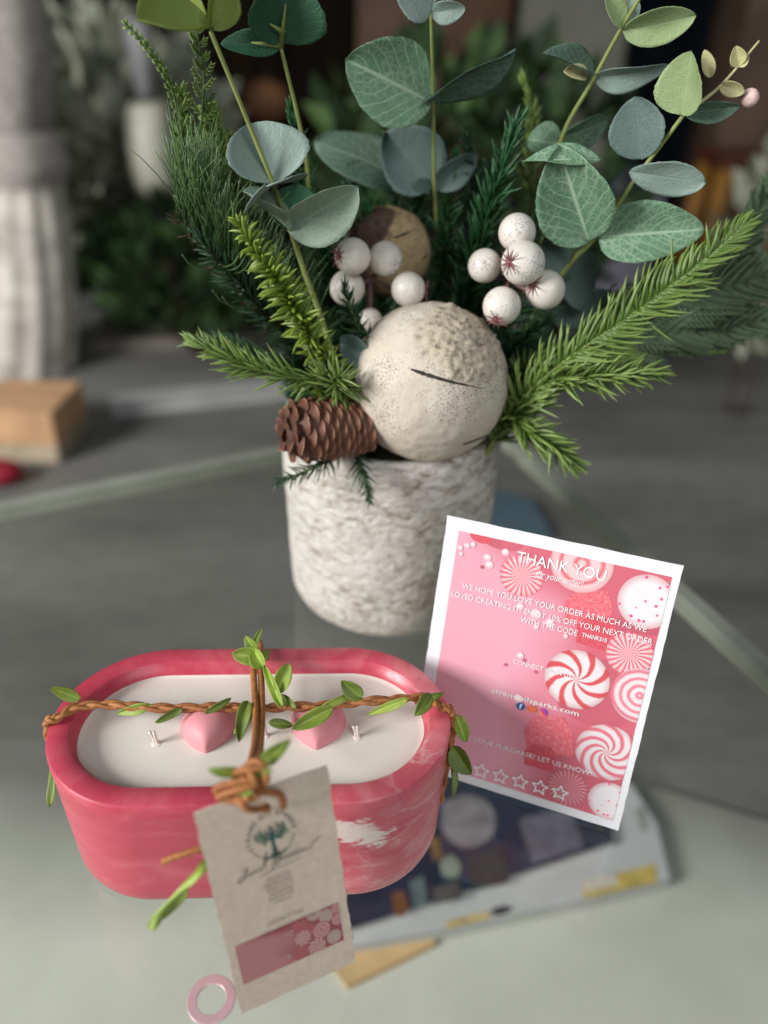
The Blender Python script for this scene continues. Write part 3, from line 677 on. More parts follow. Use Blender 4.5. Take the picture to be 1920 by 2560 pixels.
# knot: loops of cord over the front rim
KC = P(527, 1690, .1755)
mb = MB(); rnd = random.Random(4)
def loop(c, rx, ry, n1, n2, a0, a1, rad=.00122):
    rx, ry = rx * .84, ry * .84
    n1 = Vector(n1).normalized(); n2 = Vector(n2); n2 = (n2 - n1 * n2.dot(n1)).normalized()
    mb.tube([c + n1 * math.cos(a0 + (a1 - a0) * i / 26) * rx + n2 * math.sin(a0 + (a1 - a0) * i / 26) * ry + n1.cross(n2) * .0012 * math.sin(i * .31) for i in range(27)], rad, 8)
cu_, cv_ = _rt, _up
loop(KC + cu_ * .002 + cv_ * .003, .0075, .0042, cu_ + cv_ * .35 - _fw * .2, cv_ - _fw * .6, .2, 6.0)
loop(KC + cu_ * .004 + cv_ * .0025, .0050, .0062, cu_ - cv_ * .5, cv_ + cu_ * .3 - _fw * .4, -.6, 4.6)
loop(KC - cu_ * .003 - cv_ * .001, .0085, .0030, cu_ + cv_ * .42, cv_ - _fw * .8, -.3, 5.2)
loop(KC - cu_ * .001 - cv_ * .003 - _fw * .002, .0090, .0034, cu_ + cv_ * .3, cv_ - _fw * .5, .5, 5.6)
loop(KC + cu_ * .001 + cv_ * .000 - _fw * .001, .0045, .0058, cu_ - cv_ * .1 - _fw * .5, cv_ + cu_ * .2, 0, 5.5)
mb.build('knot', MT['cord'], gar)

def leaf_mesh(mb, base, tip, nrm, width, cup=.15, bend=.1, fold=.15, shape=1.0, nu=8, nv=14, jag=0.0, mi=0, base_w=.0, seed=0):
    """a leaf blade from base to tip facing nrm; width in metres"""
    base, tip = Vector(base), Vector(tip); ax = tip - base; L = ax.length; ax = ax / L
    nrm = Vector(nrm); nrm = (nrm - ax * nrm.dot(ax)).normalized(); sd = ax.cross(nrm)
    rj = random.Random(seed)
    jit = [rj.uniform(-1, 1) for _ in range(64)]
    def fn(u, v):
        vv_ = v
        w = (math.sin(math.pi * min(1, max(0, vv_)) ** shape)) ** .62 if 0 < vv_ < 1 else 0
        w = max(w, base_w * (1 - vv_))
        x = (u - .5) * width * w
        if u in (0, 1): x *= 1 + jag * jit[int(vv_ * nv) * 2 + int(u)] 
        e = abs(2 * u - 1)
        h = -fold * 0 + cup * width * (e ** 1.6) * w + bend * L * (-(vv_ ** 2)) + fold * width * e * w
        h += .035 * L * math.sin(vv_ * 6 + seed + 2 * u) * e
        return base + ax * (vv_ * L) + sd * x + nrm * h
    mb.grid(fn, nu, nv, mi)
def gleaf(p0, p1, face, w, mt='cleaf', cup=.05, bend=None, fold=.2, seed=0):
    seed = int(abs(p0[0]) * 1e5) % 97; bend = (seed % 7 - 2) * .06 if bend is None else bend; fold += (seed % 5 - 2) * .06
    mb = MB(); leaf_mesh(mb, p0, p1, face, w, cup, bend, fold, .85, 8, 12, .02, 0, 0, seed); return mb.build('leaf', MT[mt], gar, True, solid=.0002)
tc = -_fw
def gl(px0, py0, px1, py1, z0, z1, w, mt='cleaf', tilt=(0, 0, 0), **kw):
    return gleaf(Z(px0, py0, z0), Z(px1, py1, z1), tc + Vector(tilt), M(w * .88, .25, .07), mt, **kw)
def gk(px0, py0, px1, py1, Y0, Y1, w, mt='cleaf', tilt=(0, 0, 0), **kw):
    return gleaf(P(px0, py0, Y0), P(px1, py1, Y1), tc + Vector(tilt), M(w * .85, .18, .09), mt, **kw)
z = RZ + .002
gl(175, 1512, 108, 1482, z, z + .009, 32, tilt=(-.3, 0, .3))
gl(328, 1522, 250, 1545, z, z - .002, 26)
gl(395, 1530, 335, 1560, z, z - .003, 20, 'cleaf_dark', tilt=(.6, 0, .2))
gl(500, 1508, 440, 1540, z + .003, z, 18, 'cleaf_dark', tilt=(.9, 0, .2))
gl(535, 1515, 515, 1590, z + .003, z + .001, 34, 'cleaf_dark')
gl(548, 1535, 505, 1585, z, z - .003, 22)
gl(640, 1530, 600, 1500, z, z + .002, 22, 'cleaf_dark')
gl(598, 1500, 625, 1432, z + .002, z + .010, 42)
gl(610, 1530, 575, 1440, z + .001, z + .006, 26, fold=.5)
gl(580, 1560, 634, 1567, z - .002, z - .004, 24, 'cleaf_dark', tilt=(0, .3, .2))
gl(720, 1528, 628, 1575, z + .002, z - .001, 40, 'cleaf', tilt=(0, -.2, .3))
gl(690, 1530, 770, 1500, z + .002, z + .004, 20)
gl(782, 1508, 737, 1470, z + .004, z + .012, 42, 'cleaf_dark')
gl(882, 1508, 795, 1548, z + .002, z - .003, 24)
gl(930, 1498, 898, 1546, z + .004, z + .001, 36, 'cleaf_dark')
gl(905, 1512, 960, 1500, z, z + .003, 18, 'cleaf_dark')
gk(562, 1650, 617, 1608, .186, .180, 40, 'cleaf_dark')
gk(520, 1668, 458, 1670, .178, .172, 30)
gk(545, 1672, 590, 1662, .178, .174, 22, 'cleaf_dark')
gk(505, 1700, 540, 1716, .174, .170, 22)
# leaf bunch on the back rim
zb = VH + .006
gl(565, 1420, 500, 1412, zb + .003, zb + .007, 46, tilt=(-.2, 0, .2), cup=.2)
gl(555, 1408, 530, 1378, zb + .004, zb + .012, 30)
gl(548, 1395, 563, 1362, zb + .002, zb + .013, 18, 'cleaf_dark')
gl(572, 1445, 545, 1400, zb + .002, zb + .008, 40, 'cleaf', fold=.5, cup=.3)
gl(560, 1425, 582, 1405, zb + .002, zb + .006, 30, 'cleaf_dark', tilt=(.8, 0, 0))
# leaves on the right flank
e = V(.0915, .0, VH - .010)
for (a, b, w, mt, fc) in (((.0915, .003, VH - .003), (.0965, -.004, VH - .014), .007, 'cleaf', (.4, -1, .3)), ((.0905, -.002, VH - .018), (.0985, -.012, VH - .026), .010, 'cleaf_dark', (-.2, -1, .4)),
                       ((.0900, -.001, VH - .026), (.0915, -.012, VH - .042), .005, 'cleaf_dark', (.8, -.5, .2))):
    gleaf(V(*a), V(*b), Vector(fc), w, mt)
gleaf(V(-.0880, -.006, .050), V(-.0885, -.016, .034), (-.5, -1, 0), .006, 'cleaf_dark')

# ------------------------------------------------------------------ tags
TO = [Vector(p) for p in TAGPTS] if 'TAGPTS' in globals() else None
TW, TH = .0486, .1031
tTL = Vector((-.06210, .16980, .09951)); tTR = Vector((-.01813, .19026, .10162)); tBL = Vector((-.05046, .15527, -.00113))
tu = (tTR - tTL).normalized(); tv = (tTL - tBL); tv = (tv - tu * tv.dot(tu)).normalized(); tn = tu.cross(tv)
if tn.dot(CAM - tTL) < 0: tn = -tn
tBL = tTL - tv * TH
lift = max(0, .0006 - min(tBL.z, (tBL + tu * TW).z)); tBL = tBL + Vector((0, 0, lift)); 
def TP(x, y, d=0): return tBL + tu * (x / 51 * TW) + tv * (y / 89 * TH) + tn * (d + .00037)     # x 0..51, y 0..89 on the tag face
q = NT('kraft_paper'); v = q.coord('Object'); a = q.noise(v, 300, 6, .7); b = q.noise(v, 1700, 3); c_ = q.noise(v, 60, 3)
col = q.ramp(a, [(.3, (.56, .46, .365)), (.7, (.68, .57, .465))])
sp = q.ramp(b, [(.66, 0), (.72, .55)])
MT['kraft'] = q.set(q.mix(sp, col, (.17, .115, .08)), .85, .15); q.bump(q.math('ADD', a, c_), .25, .0006)
MT['tag_white'] = plain('white_card', (.66, .61, .57), .8, .05, 90, .2)
def sheet(name, mt, w, h, hole, th, parent, org, u_, v_, n_, curve=None, ragged=0):
    mb = MB(); nx, ny = 16, 32
    bm = bmesh.new(); vs = {}
    def pos(i, j, dz):
        x, y = w * i / nx, h * j / ny
        if ragged and (i in (0, nx) or j in (0, ny)):
            x += (random.random() - .5) * ragged * (i in (0, nx)); y += (random.random() - .5) * ragged * (j in (0, ny))
        if hole and dz is not None:
            d = Vector((x - hole[0], y - hole[1])); 
        return Vector((x, y))
    pts = {(i, j): pos(i, j, 0) for i in range(nx + 1) for j in range(ny + 1)}
    inside = lambda p: hole and (p - Vector(hole[:2])).length < hole[2] * 1.9
    cells = []
    rm = set()
    for j in range(ny):
        for i in range(nx):
            if hole and (Vector((w * (i + .5) / nx, h * (j + .5) / ny)) - Vector(hole[:2])).length < hole[2] * 1.6: rm.add((i, j))
            else: cells.append((i, j))
    cv = curve or (lambda x, y: 0)
    def W3(p, s_): return org + u_ * p.x + v_ * p.y + n_ * (cv(p.x / w, p.y / h) + s_ * th / 2)
    idx = {}; verts = []; faces = []
    def vid(key, s_):
        if (key, s_) not in idx: idx[(key, s_)] = len(verts); verts.append(W3(pts[key] if isinstance(key, tuple) else key, s_))
        return idx[(key, s_)]
    edges = {}
    for (i, j) in cells:
        ks = [(i, j), (i + 1, j), (i + 1, j + 1), (i, j + 1)]
        faces.append([vid(k, 1) for k in ks]); faces.append([vid(k, -1) for k in ks][::-1])
        for a, b in zip(ks, ks[1:] + ks[:1]):
            if (b, a) in edges: del edges[(b, a)]
            else: edges[(a, b)] = 1
    hedges = []
    for (a, b) in edges:
        border = (a[0] == b[0] and a[0] in (0, nx)) or (a[1] == b[1] and a[1] in (0, ny))
        if border: faces.append([vid(b, 1), vid(a, 1), vid(a, -1), vid(b, -1)])
        else: hedges.append((a, b))
    if hole and hedges:
        hc = Vector(hole[:2]); rk = {}
        def rim(k, s_):
            if (k, s_) not in rk:
                d = (pts[k] - hc).normalized() * hole[2]; rk[(k, s_)] = len(verts); verts.append(W3(hc + d, s_))
            return rk[(k, s_)]
        for a, b in hedges:
            faces.append([vid(b, 1), vid(a, 1), rim(a, 1), rim(b, 1)]); faces.append([vid(a, -1), vid(b, -1), rim(b, -1), rim(a, -1)])
            faces.append([rim(b, 1), rim(a, 1), rim(a, -1), rim(b, -1)])
    uvs = [(0, 0)] * len(verts)
    mb.add(verts, faces, uvs); return mb.build(name, mt, parent, False)
kt = thing('hang_tag', 'brown kraft tag with a green tree emblem leaning on the pink candle', 'tag', tBL)
HX, HY = 25.4 / 51 * TW, 81.8 / 89 * TH
sheet('card', MT['kraft'], TW, TH, (HX, HY, .0019), .0007, kt, tBL, tu, tv, tn, None, .0006)
wt = thing('hang_tag', 'white tag peeking out behind the brown kraft tag', 'tag', tBL - tn * .003)
wu = (tu * math.cos(.03) + tv * math.sin(.03)); wv = (tv * math.cos(.03) - tu * math.sin(.03))
sheet('card', MT['tag_white'], TW * .97, TH * .88, None, .0006, wt, tBL - tn * .0030 + tu * .0030 + tv * .0065, wu, wv, tn, lambda x, y: -.001 * x * x, .0006)

# ------------------------------------------------------------------ printing helpers
def text_polys(s, size, spacing=1.0, shear=0, bold=0.0, align='LEFT', fit=None):
    cu = bpy.data.curves.new('t', 'FONT'); cu.body = s; cu.size = size; cu.space_character = spacing; cu.shear = shear; cu.offset = bold; cu.align_x = align; cu.resolution_u = 3
    o = bpy.data.objects.new('t', cu); COL.objects.link(o); dg_ = bpy.context.evaluated_depsgraph_get()
    me = bpy.data.meshes.new_from_object(o.evaluated_get(dg_)); vs = [tuple(v.co) for v in me.vertices]; fs = [list(p.vertices) for p in me.polygons]
    bpy.data.objects.remove(o); bpy.data.curves.remove(cu); bpy.data.meshes.remove(me)
    if fit and vs:
        x0 = min(v[0] for v in vs); x1 = max(v[0] for v in vs); k = fit / (x1 - x0)
        vs = [((v[0] - x0) * k, v[1], 0) for v in vs]
    return vs, fs
def clip(poly, x0, y0, x1, y1):
    def cut(pl, ins, inter):
        out = []
        for i in range(len(pl)):
            a, b = pl[i - 1], pl[i]
            if ins(b):
                if not ins(a): out.append(inter(a, b))
                out.append(b)
            elif ins(a): out.append(inter(a, b))
        return out
    def ix(X): return lambda a, b: (X, a[1] + (b[1] - a[1]) * (X - a[0]) / (b[0] - a[0]))
    def iy(Y): return lambda a, b: (a[0] + (b[0] - a[0]) * (Y - a[1]) / (b[1] - a[1]), Y)
    for ins, it in ((lambda p: p[0] >= x0, ix(x0)), (lambda p: p[0] <= x1, ix(x1)), (lambda p: p[1] >= y0, iy(y0)), (lambda p: p[1] <= y1, iy(y1))):
        if not poly: return []
        poly = cut(poly, ins, it)
    return poly
class Print:
    "flat printed shapes in millimetres on a face; every further shape lies a hair above the one before"
    def __init__(s, place, mats): s.mb = MB(); s.place = place; s.d = .00004; s.step = .000012; s.mats = mats; s.names = list(mats)
    def poly(s, pts, mat, c=None, r=None):
        if len(pts) < 3: return
        if c is None:
            xs = [p[0] for p in pts]; ys = [p[1] for p in pts]; uv = [((p[0] - min(xs)) / (max(xs) - min(xs)), (p[1] - min(ys)) / (max(ys) - min(ys))) for p in pts]
        else: uv = [(.5 + (p[0] - c[0]) / (2 * r), .5 + (p[1] - c[1]) / (2 * r)) for p in pts]
        s.mb.add([s.place(p[0], p[1], s.d) for p in pts], [list(range(len(pts)))], uv, s.names.index(mat)); s.d += s.step
    def disc(s, x, y, r, mat, box, ry=None, n=40, wob=0, k=0):
        ry = ry or r
        pts = [(x + r * (1 + wob * math.cos(k * a)) * math.cos(a), y + ry * (1 + wob * math.cos(k * a)) * math.sin(a)) for a in [2 * math.pi * i / n for i in range(n)]]
        s.poly(clip(pts, *box), mat, (x, y), r * (1 + wob))
    def text(s, mat, txt, x, y, size, fit=None, **kw):
        vs, fs = text_polys(txt, size, fit=fit, **kw)
        s.mb.add([s.place(x + v[0], y + v[1], s.d) for v in vs], fs, None, s.names.index(mat)); s.d += s.step
    def line(s, mat, pts, w):
        for i in range(len(pts) - 1):
            a, b = Vector(pts[i]), Vector(pts[i + 1]); d = b - a
            if d.length < 1e-6: continue
            n_ = Vector((-d.y, d.x)).normalized() * w / 2; e = d.normalized() * w * .25
            s.mb.add([s.place(*(a + n_ - e), s.d), s.place(*(a - n_ - e), s.d), s.place(*(b - n_ + e), s.d), s.place(*(b + n_ + e), s.d)], [[0, 1, 2, 3]], None, s.names.index(mat)); s.d += 1e-7
        s.d += s.step
    def build(s, name, parent): return s.mb.build(name, [s.mats[k] for k in s.names], parent, False)
MT['white_ink'] = plain('white_ink', (.84, .80, .82), .5, .02)
MT['grey_ink'] = plain('brown_ink', (.085, .062, .052), .8, .1, 400)
MT['soft_ink'] = plain('faded_ink', (.20, .155, .13), .8, .1, 400)
MT['green_ink'] = plain('green_ink', (.012, .085, .075), .8, .2, 400)
MT['pale_green_ink'] = plain('pale_green_ink', (.15, .20, .155), .8, .35, 500)
R1, WH = (.60, .085, .095), (.69, .64, .655)
SW = dict(panel=mat_panel('pink_print'), swirl=mat_swirl('peppermint_print', 8, -2.6, R1, WH, .36, 0, .035, .11), swirl2=mat_swirl('swirl_print', 8, -5.5, (.66, .16, .21), WH, .42, 0, .035, .16), mer=mat_swirl('meringue_print', 22, .8, (.68, .14, .18), (.78, .52, .55), .5, 0, .05, .26),
          ring=mat_swirl('ring_print', 1, 0, (.72, .20, .26), WH, .42, 7.0, .05, .24), ringw=mat_swirl('ringed_sweet_print', 1, 0, (.66, .16, .19), (.74, .50, .52), .30, 4.2, .03, .2), dots=mat_dots('dotted_print'), gum=mat_gummy('gummy_print'), gumd=mat_gummy('dark_gummy_print', (.56, .07, .10), (.66, .15, .18)), pearl=mat_pearl('pearl_print'),
          burst=mat_swirl('burst_print', 26, 0, (.50, .085, .12), (.66, .28, .31), .4, 0, .03, .2), shade=plain('rose_print', (.50, .11, .15), .5, .1), ink=MT['white_ink'],
          blue=plain('blue_print', (.012, .085, .25), .5, .05), orange=plain('orange_print', (.62, .14, .06), .5, .1), insta=None)
q = NT('sunset_print'); u, w = q.sep(q.coord('UV'))[:2]
SW['insta'] = q.set(q.ramp(q.math('SUBTRACT', q.math('MULTIPLY', q.math('ADD', u, w), .5), 0), [(.2, (.80, .32, .06)), (.45, (.72, .05, .18)), (.8, (.12, .06, .55))]), .5)

# ------------------------------------------------------------------ print on the tag
pr = Print(TP, dict(grey=MT['grey_ink'], soft=MT['soft_ink'], green=MT['green_ink'], pale=MT['pale_green_ink'], panel=mat_panel('dusty_pink_print', A=(.43, .19, .185), B=(.30, .07, .08)),
     swirl=mat_swirl('small_peppermint_print', 9, -3, (.40, .10, .10), (.52, .36, .33), .4, 0, .03, .1), ring=mat_swirl('small_ring_print', 1, 0, (.42, .13, .14), (.50, .30, .28), .42, 5, .03, .2),
     dot=mat_gummy('pale_sweet_print', (.42, .29, .26), (.52, .38, .34)), gum=mat_gummy('small_gummy_print', (.38, .09, .10), (.46, .18, .18))))
box = (3.4, 13.0, 47.2, 31.4)
pr.poly([(3.4, 13.0), (47.2, 13.0), (47.2, 31.4), (3.4, 31.4)], 'panel')
for x, y, r, k in ((29.9, 28.6, 3.6, 'gum'), (33.5, 25.2, 2.4, 'gum'), (28.3, 15.7, 3.2, 'gum'), (36.5, 31.0, 3.2, 'dot'), (41.3, 27.7, 3.1, 'dot'), (46.3, 29.3, 2.6, 'ring'), (45.9, 24.0, 2.8, 'ring'), (38.5, 22.3, 4.0, 'ring'), (30.4, 22.3, 3.6, 'swirl'), (35.5, 15.7, 4.0, 'swirl'), (43.3, 16.8, 3.2, 'dot'),
                   (24.5, 27.2, .6, 'dot'), (25.8, 25.9, .5, 'dot'), (23.3, 25.0, .45, 'dot'), (26.6, 27.5, .5, 'dot'), (23.4, 17.0, .7, 'dot'), (24.8, 17.8, .5, 'gum')): pr.disc(x, y, r, k, box)
cx, cy, R_ = 25.6, 70.3, 8.2
for s_, a0, a1 in (('STRAND', 196, 128), ('OIL', 108, 84), ('SPARKS', 66, 4)):
    for i, ch in enumerate(s_):
        a = math.radians(a0 + (a1 - a0) * i / (len(s_) - 1)); vs, fs = text_polys(ch, 2.5, bold=.05, align='CENTER'); rot = a - math.pi / 2
        pr.mb.add([TP(cx + math.cos(a) * R_ + v[0] * math.cos(rot) - v[1] * math.sin(rot), cy + math.sin(a) * R_ + v[0] * math.sin(rot) + v[1] * math.cos(rot), pr.d) for v in vs], fs, None, 0)
pr.d += pr.step
pr.line('soft', [(cx + math.cos(math.radians(a)) * (R_ + .6), cy + math.sin(math.radians(a)) * (R_ + .6)) for a in range(205, 352, 7)], .38)
rnd = random.Random(2)
for i in range(120):
    sx = rnd.choice((-1, 1)); a = rnd.uniform(0, 6.28); rr_ = math.sqrt(rnd.random())
    pr.disc(cx + sx * 3.6 + math.cos(a) * rr_ * 3.2, cy + 1.6 + math.sin(a) * rr_ * 2.9 + (sx < 0) * -.3, rnd.uniform(.25, .55), 'pale', (0, 0, 51, 89), n=7)
pr.poly([(cx - 2.6, cy - 7.3), (cx - .75, cy - 5.8), (cx - .45, cy - 2), (cx - .9, cy + .3), (cx - .6, cy + 2.6), (cx, cy + 3.6), (cx + .6, cy + 2.6), (cx + .9, cy + .3), (cx + .5, cy - 2), (cx + .9, cy - 5.8), (cx + 3.4, cy - 7.0), (cx + .2, cy - 6.9)], 'green')
pr.disc(cx, cy + 4.2, .7, 'green', (0, 0, 51, 89), n=14)
for sx in (-1, 1):
    pr.line('green', [(cx + sx * .5, cy + .4), (cx + sx * 2.0, cy - .1), (cx + sx * 3.4, cy + .9), (cx + sx * 4.4, cy + 2.6)], .55); pr.line('green', [(cx + sx * 1.9, cy), (cx + sx * 3.6, cy - .4), (cx + sx * 5.4, cy + .6)], .35)
pr.line('green', [(cx - 4.6, cy - 7.5), (cx - 2.4, cy - 7.2), (cx, cy - 6.9), (cx + 2.6, cy - 7.0), (cx + 4.6, cy - 6.2)], .55)
# handwritten name: Sweet Peppermint
hand = [(12.5, 61.5), (14.5, 62.6), (13.2, 60.6), (12.6, 59.0), (10.8, 57.8), (9.6, 58.6), (11.5, 59.6), (13.6, 59.3), (14.4, 60.2), (14.9, 59.3), (15.6, 60.2), (16.2, 59.4), (17, 60.3), (17.6, 59.5), (18.4, 60.3), (19.2, 59.5), (20.0, 60.6), (21.8, 64.2), (22.6, 66.0), (21.6, 63.0), (20.8, 59.6)]
pr.line('grey', hand, .36)
hand = [(23.3, 58.0), (25.0, 62.5), (26.6, 66.4), (25.9, 62.8), (25.0, 59.3), (26.8, 60.8), (27.4, 62.6), (26.2, 62.0), (27.6, 60.6), (28.4, 61.8), (28.9, 60.4), (29.8, 61.6), (30.4, 60.4), (31.4, 61.6), (32, 60.5), (32.8, 61.6), (33.6, 60.5), (34.4, 61.7), (35.2, 60.6), (36.2, 61.6), (37, 60.7), (38.0, 61.2), (39.6, 60.8), (41.0, 62.6), (43.6, 64.2)]
pr.line('grey', hand, .36); pr.line('soft', [(18.0, 57.4), (24, 58.0), (30, 58.2), (34, 58.6)], .3)
for i, (s_, fw_) in enumerate((('TOP NOTES', 10.0), ('PEPPERMINT', 11.2), ('HEART NOTE', 11.2), ('SPEARMINT', 10.0), ('BASE NOTES', 10.4), ('VANILLA', 7.6))):
    pr.text('soft', s_, 25.0 - fw_ / 2, 53.9 - i * 2.05, 1.75, fit=fw_)
pr.text('grey', 'COCONUT WAX', 17.6, 35.7, 2.0, fit=14.8); pr.text('grey', '14 oz / 45-50 hrs burn time', 14.4, 32.1, 1.9, fit=22.4, shear=.25)
pr.build('lettering', kt)
# string through the hole
hp = TP(25.4, 81.8)
ts = MB()
ts.tube(catmull([KC - cu_ * .003 - cv_ * .002, KC - cv_ * .0075 + cu_ * .001 - _fw * .003, hp + tv * .0025 - tu * .0005 + tn * .0035, hp + tn * .001, hp - tn * .004 - tv * .001], 8), .00122, 8)
ts.tube(catmull([KC + cu_ * .004 - cv_ * .003, hp + tu * .0045 + tv * .0075 + tn * .004, hp + tu * .0060 + tv * .0035 + tn * .0035, hp + tu * .0062 - tv * .001 + tn * .0008, hp + tu * .0060 - tv * .0015 + tn * .0014], 8), .00122, 8)
ts.build('tie_string', MT['cord'], gar)
# loose ends left of the tag
ts = MB(); a = P(352, 1861, .172); ts.tube(catmull([P(470, 1822, .178), P(432, 1834, .175), P(385, 1848, .173), a], 8), .0013, 8); ts.build('cord_end', MT['cord'], gar)
mb = MB(); cl = catmull([P(452, 1858, .176), P(425, 1890, .170), P(385, 1930, .166), P(345, 1975, .162), P(325, 2008, .158)], 10)
vs = []; uv = []
for i, p in enumerate(cl):
    t = i / (len(cl) - 1); d = (cl[min(i + 1, len(cl) - 1)] - cl[max(0, i - 1)]).normalized(); s_ = d.cross(-_fw).normalized(); n_ = d.cross(s_)
    a = .3 + .75 * math.sin(t * 7.0); w_ = .0025 * (1 - .2 * t) * (.75 + .25 * math.sin(t * 9))
    vs += [p + (s_ * math.cos(a) + n_ * math.sin(a)) * w_, p - (s_ * math.cos(a) + n_ * math.sin(a)) * w_]; uv += [(0, t), (1, t)]
mb.add(vs, [[2 * i, 2 * i + 1, 2 * i + 3, 2 * i + 2] for i in range(len(cl) - 1)], uv); mb.build('ribbon', MT['cleaf'], gar, True, solid=.0002)
mb = MB(); leaf_mesh(mb, P(345, 1985, .162), P(405, 1932, .164), tc + Vector((.5, .6, 0)), .0035, .1, .1, .1, 1); mb.build('leaf', MT['cleaf_dark'], gar, solid=.0002)

# ------------------------------------------------------------------ ring on the glass
rc = Z(457, 2161, .0006)
q = NT('iridescent_metal'); v = q.coord('Object'); y_ = q.sep(v)[1]
c = q.ramp(q.math('MULTIPLY_ADD', y_, 40, .5), [(.15, (.62, .62, .63)), (.55, (.60, .55, .56)), (.95, (.60, .42, .45))])  # pinkish silver; the pink end puts a reflection tint into the colour
mr_ = q.set(c, .35, .5, .25)
mb = MB(); n = 72; prof = [(.0094, .0001), (.0095, .0004), (.0095, .0010), (.0093, .0012), (.0060, .0012), (.0058, .0010), (.0058, .0003), (.006, .0001)]
mb.grid(lambda u, w: rc + Vector((math.cos(2 * math.pi * u), math.sin(2 * math.pi * u), 0)) * prof[int(round(w * 8)) % 8][0] + Vector((0, 0, prof[int(round(w * 8)) % 8][1])), n, 8, 0, True)
o = mb.build('flat_ring', mr_, smooth=False); tag(o, 'flat pinkish silver ring lying on the glass beside the kraft tag', 'ring')

# ------------------------------------------------------------------ thank-you card
cyaw, clean = -.34553, .26751; CW, CH = .108, .140
cU = Vector((math.cos(cyaw), math.sin(cyaw), 0)); cN0 = Vector((-math.sin(cyaw), math.cos(cyaw), 0))
cV = Vector((0, 0, 1)) * math.cos(clean) + cN0 * math.sin(clean); cB = Vector((.01802, .27973, .0008)); cN = cU.cross(cV)
if cN.dot(CAM - cB) < 0: cN = -cN
def CP(x, y, d=0): return cB + cU * (x / 1000) + cV * (y / 1000) + cN * (.00018 + d)
kc = thing('thank_you_card', 'pink candy printed thank you card with white border standing on the glass', 'card', cB)
q = NT('card_stock'); a = q.noise(q.coord('Object'), 500, 4); MT['stock'] = q.set(q.ramp(a, [(.3, (.70, .70, .735)), (.7, (.74, .74, .775))]), .6, .3)
sheet('paper', MT['stock'], CW, CH, None, .00034, kc, cB, cU, cV, cN, None, .0003)
pr = Print(CP, SW); bx = (6.6, 4.6, 104.6, 133.8)
pr.poly([(bx[0], bx[1]), (bx[2], bx[1]), (bx[2], bx[3]), (bx[0], bx[3])], 'panel')
pr.disc(28, 133, 10, 'shade', bx, 4); pr.disc(18, 134, 6, 'gumd', bx, 4)
pr.disc(84, 61, 17, 'shade', bx, 9); pr.disc(78, 104.5, 13, 'shade', bx, 5); pr.disc(72, 31, 15, 'shade', bx, 4); pr.disc(97, 108, 11, 'shade', bx, 4)
pr.disc(97, 27, 14, 'shade', bx, 6); pr.disc(93, 83, 12, 'shade', bx, 6)
def gum(x, y, s_, mat='gum', rot=0.1):
    pts = [(-.9, -.75), (1, -.9), (1.05, .3), (.75, .95), (-.5, .9), (-1, .2)]
    pr.poly(clip([(x + s_ * (a * math.cos(rot) - b * math.sin(rot)), y + s_ * (a * math.sin(rot) + b * math.cos(rot))) for a, b in pts], *bx), mat, (x, y), s_ * 1.1)
gum(72, 110, 10.5, 'gum', .05); gum(78, 99, 9, 'gumd', .0); gum(66, 40, 11.5, 'gum', .25); gum(64, 27, 7.5, 'gumd', .1)
pr.disc(65.5, 131, 14.2, 'ringw', bx); pr.disc(39.7, 118.4, 10.3, 'mer', bx, wob=.03, k=22); pr.disc(96.5, 119.8, 12.6, 'dots', bx, 13)
pr.disc(94.5, 93.0, 10.6, 'mer', bx, wob=.03, k=22); pr.disc(74.0, 73.6, 15.2, 'swirl', bx); pr.disc(103.0, 73.8, 12.8, 'ring', bx, 14); pr.disc(80.4, 15.2, 9.8, 'burst', bx, wob=.05, k=26)
pr.disc(94.6, 40.2, 14.8, 'swirl2', bx); pr.disc(101.0, 14.6, 10.4, 'dots', bx)
for x, y, r in ((11.7, 127.3, 1.5), (30.3, 128.2, 1.9), (23.7, 120.2, 2.2), (22.3, 123.6, 2.0), (41.6, 103.2, 2.0), (49.5, 101.3, 2.7), (56.6, 98.7, 2.2), (50.7, 94.9, 1.4), (64.9, 94.0, 1.2), (45.9, 78.2, 1.9), (8.6, 125.5, 1.4), (14.5, 128.5, 1.4), (48.9, 55.6, 2.3), (9.5, 122.6, 1.1)): pr.disc(x, y, r, 'pearl', bx, n=20)
for x, y in ((39.8, 71.7), (54.7, 72.1), (48.2, 76.6), (20.5, 118.5)): pr.disc(x, y, .9, 'shade', bx, n=14)
pr.text('ink', 'THANK YOU', 36.0, 125.1, 7.6, fit=41.0, bold=.004)
pr.text('ink', 'for your order!', 46.0, 120.0, 4.6, fit=22.2, shear=.35, bold=.004)
pr.text('ink', 'WE HOPE YOU LOVE YOUR ORDER AS MUCH AS WE', 12.4, 105.6, 4.1, fit=86.8)
pr.text('ink', 'LOVED CREATING IT! ENJOY 10% OFF YOUR NEXT ORDER', 7.9, 100.3, 4.1, fit=95.0)
pr.text('ink', 'WITH THE CODE', 43.0, 95.6, 4.1, fit=27.0); pr.text('ink', 'THANKS10', 72.1, 96.0, 3.0, fit=11.4, bold=.03)
pr.text('ink', 'CONNECT WITH US', 43.2, 73.6, 3.3, fit=28)
pr.text('ink', 'strandoilsparks.com', 35.3, 55.2, 3.6, fit=43, bold=.02)
pr.text('ink', 'LOVE YOUR PURCHASE? LET US KNOW!', 20.0, 25.6, 3.7, fit=70)
pr.disc(50.6, 52.0, 2.05, 'blue', bx); pr.text('ink', 'f', 50.1, 50.6, 4.0, bold=.03)
pr.disc(56.2, 52.2, 2.3, 'orange', bx, 1.9); pr.disc(61.8, 52.0, 2.05, 'insta', bx)
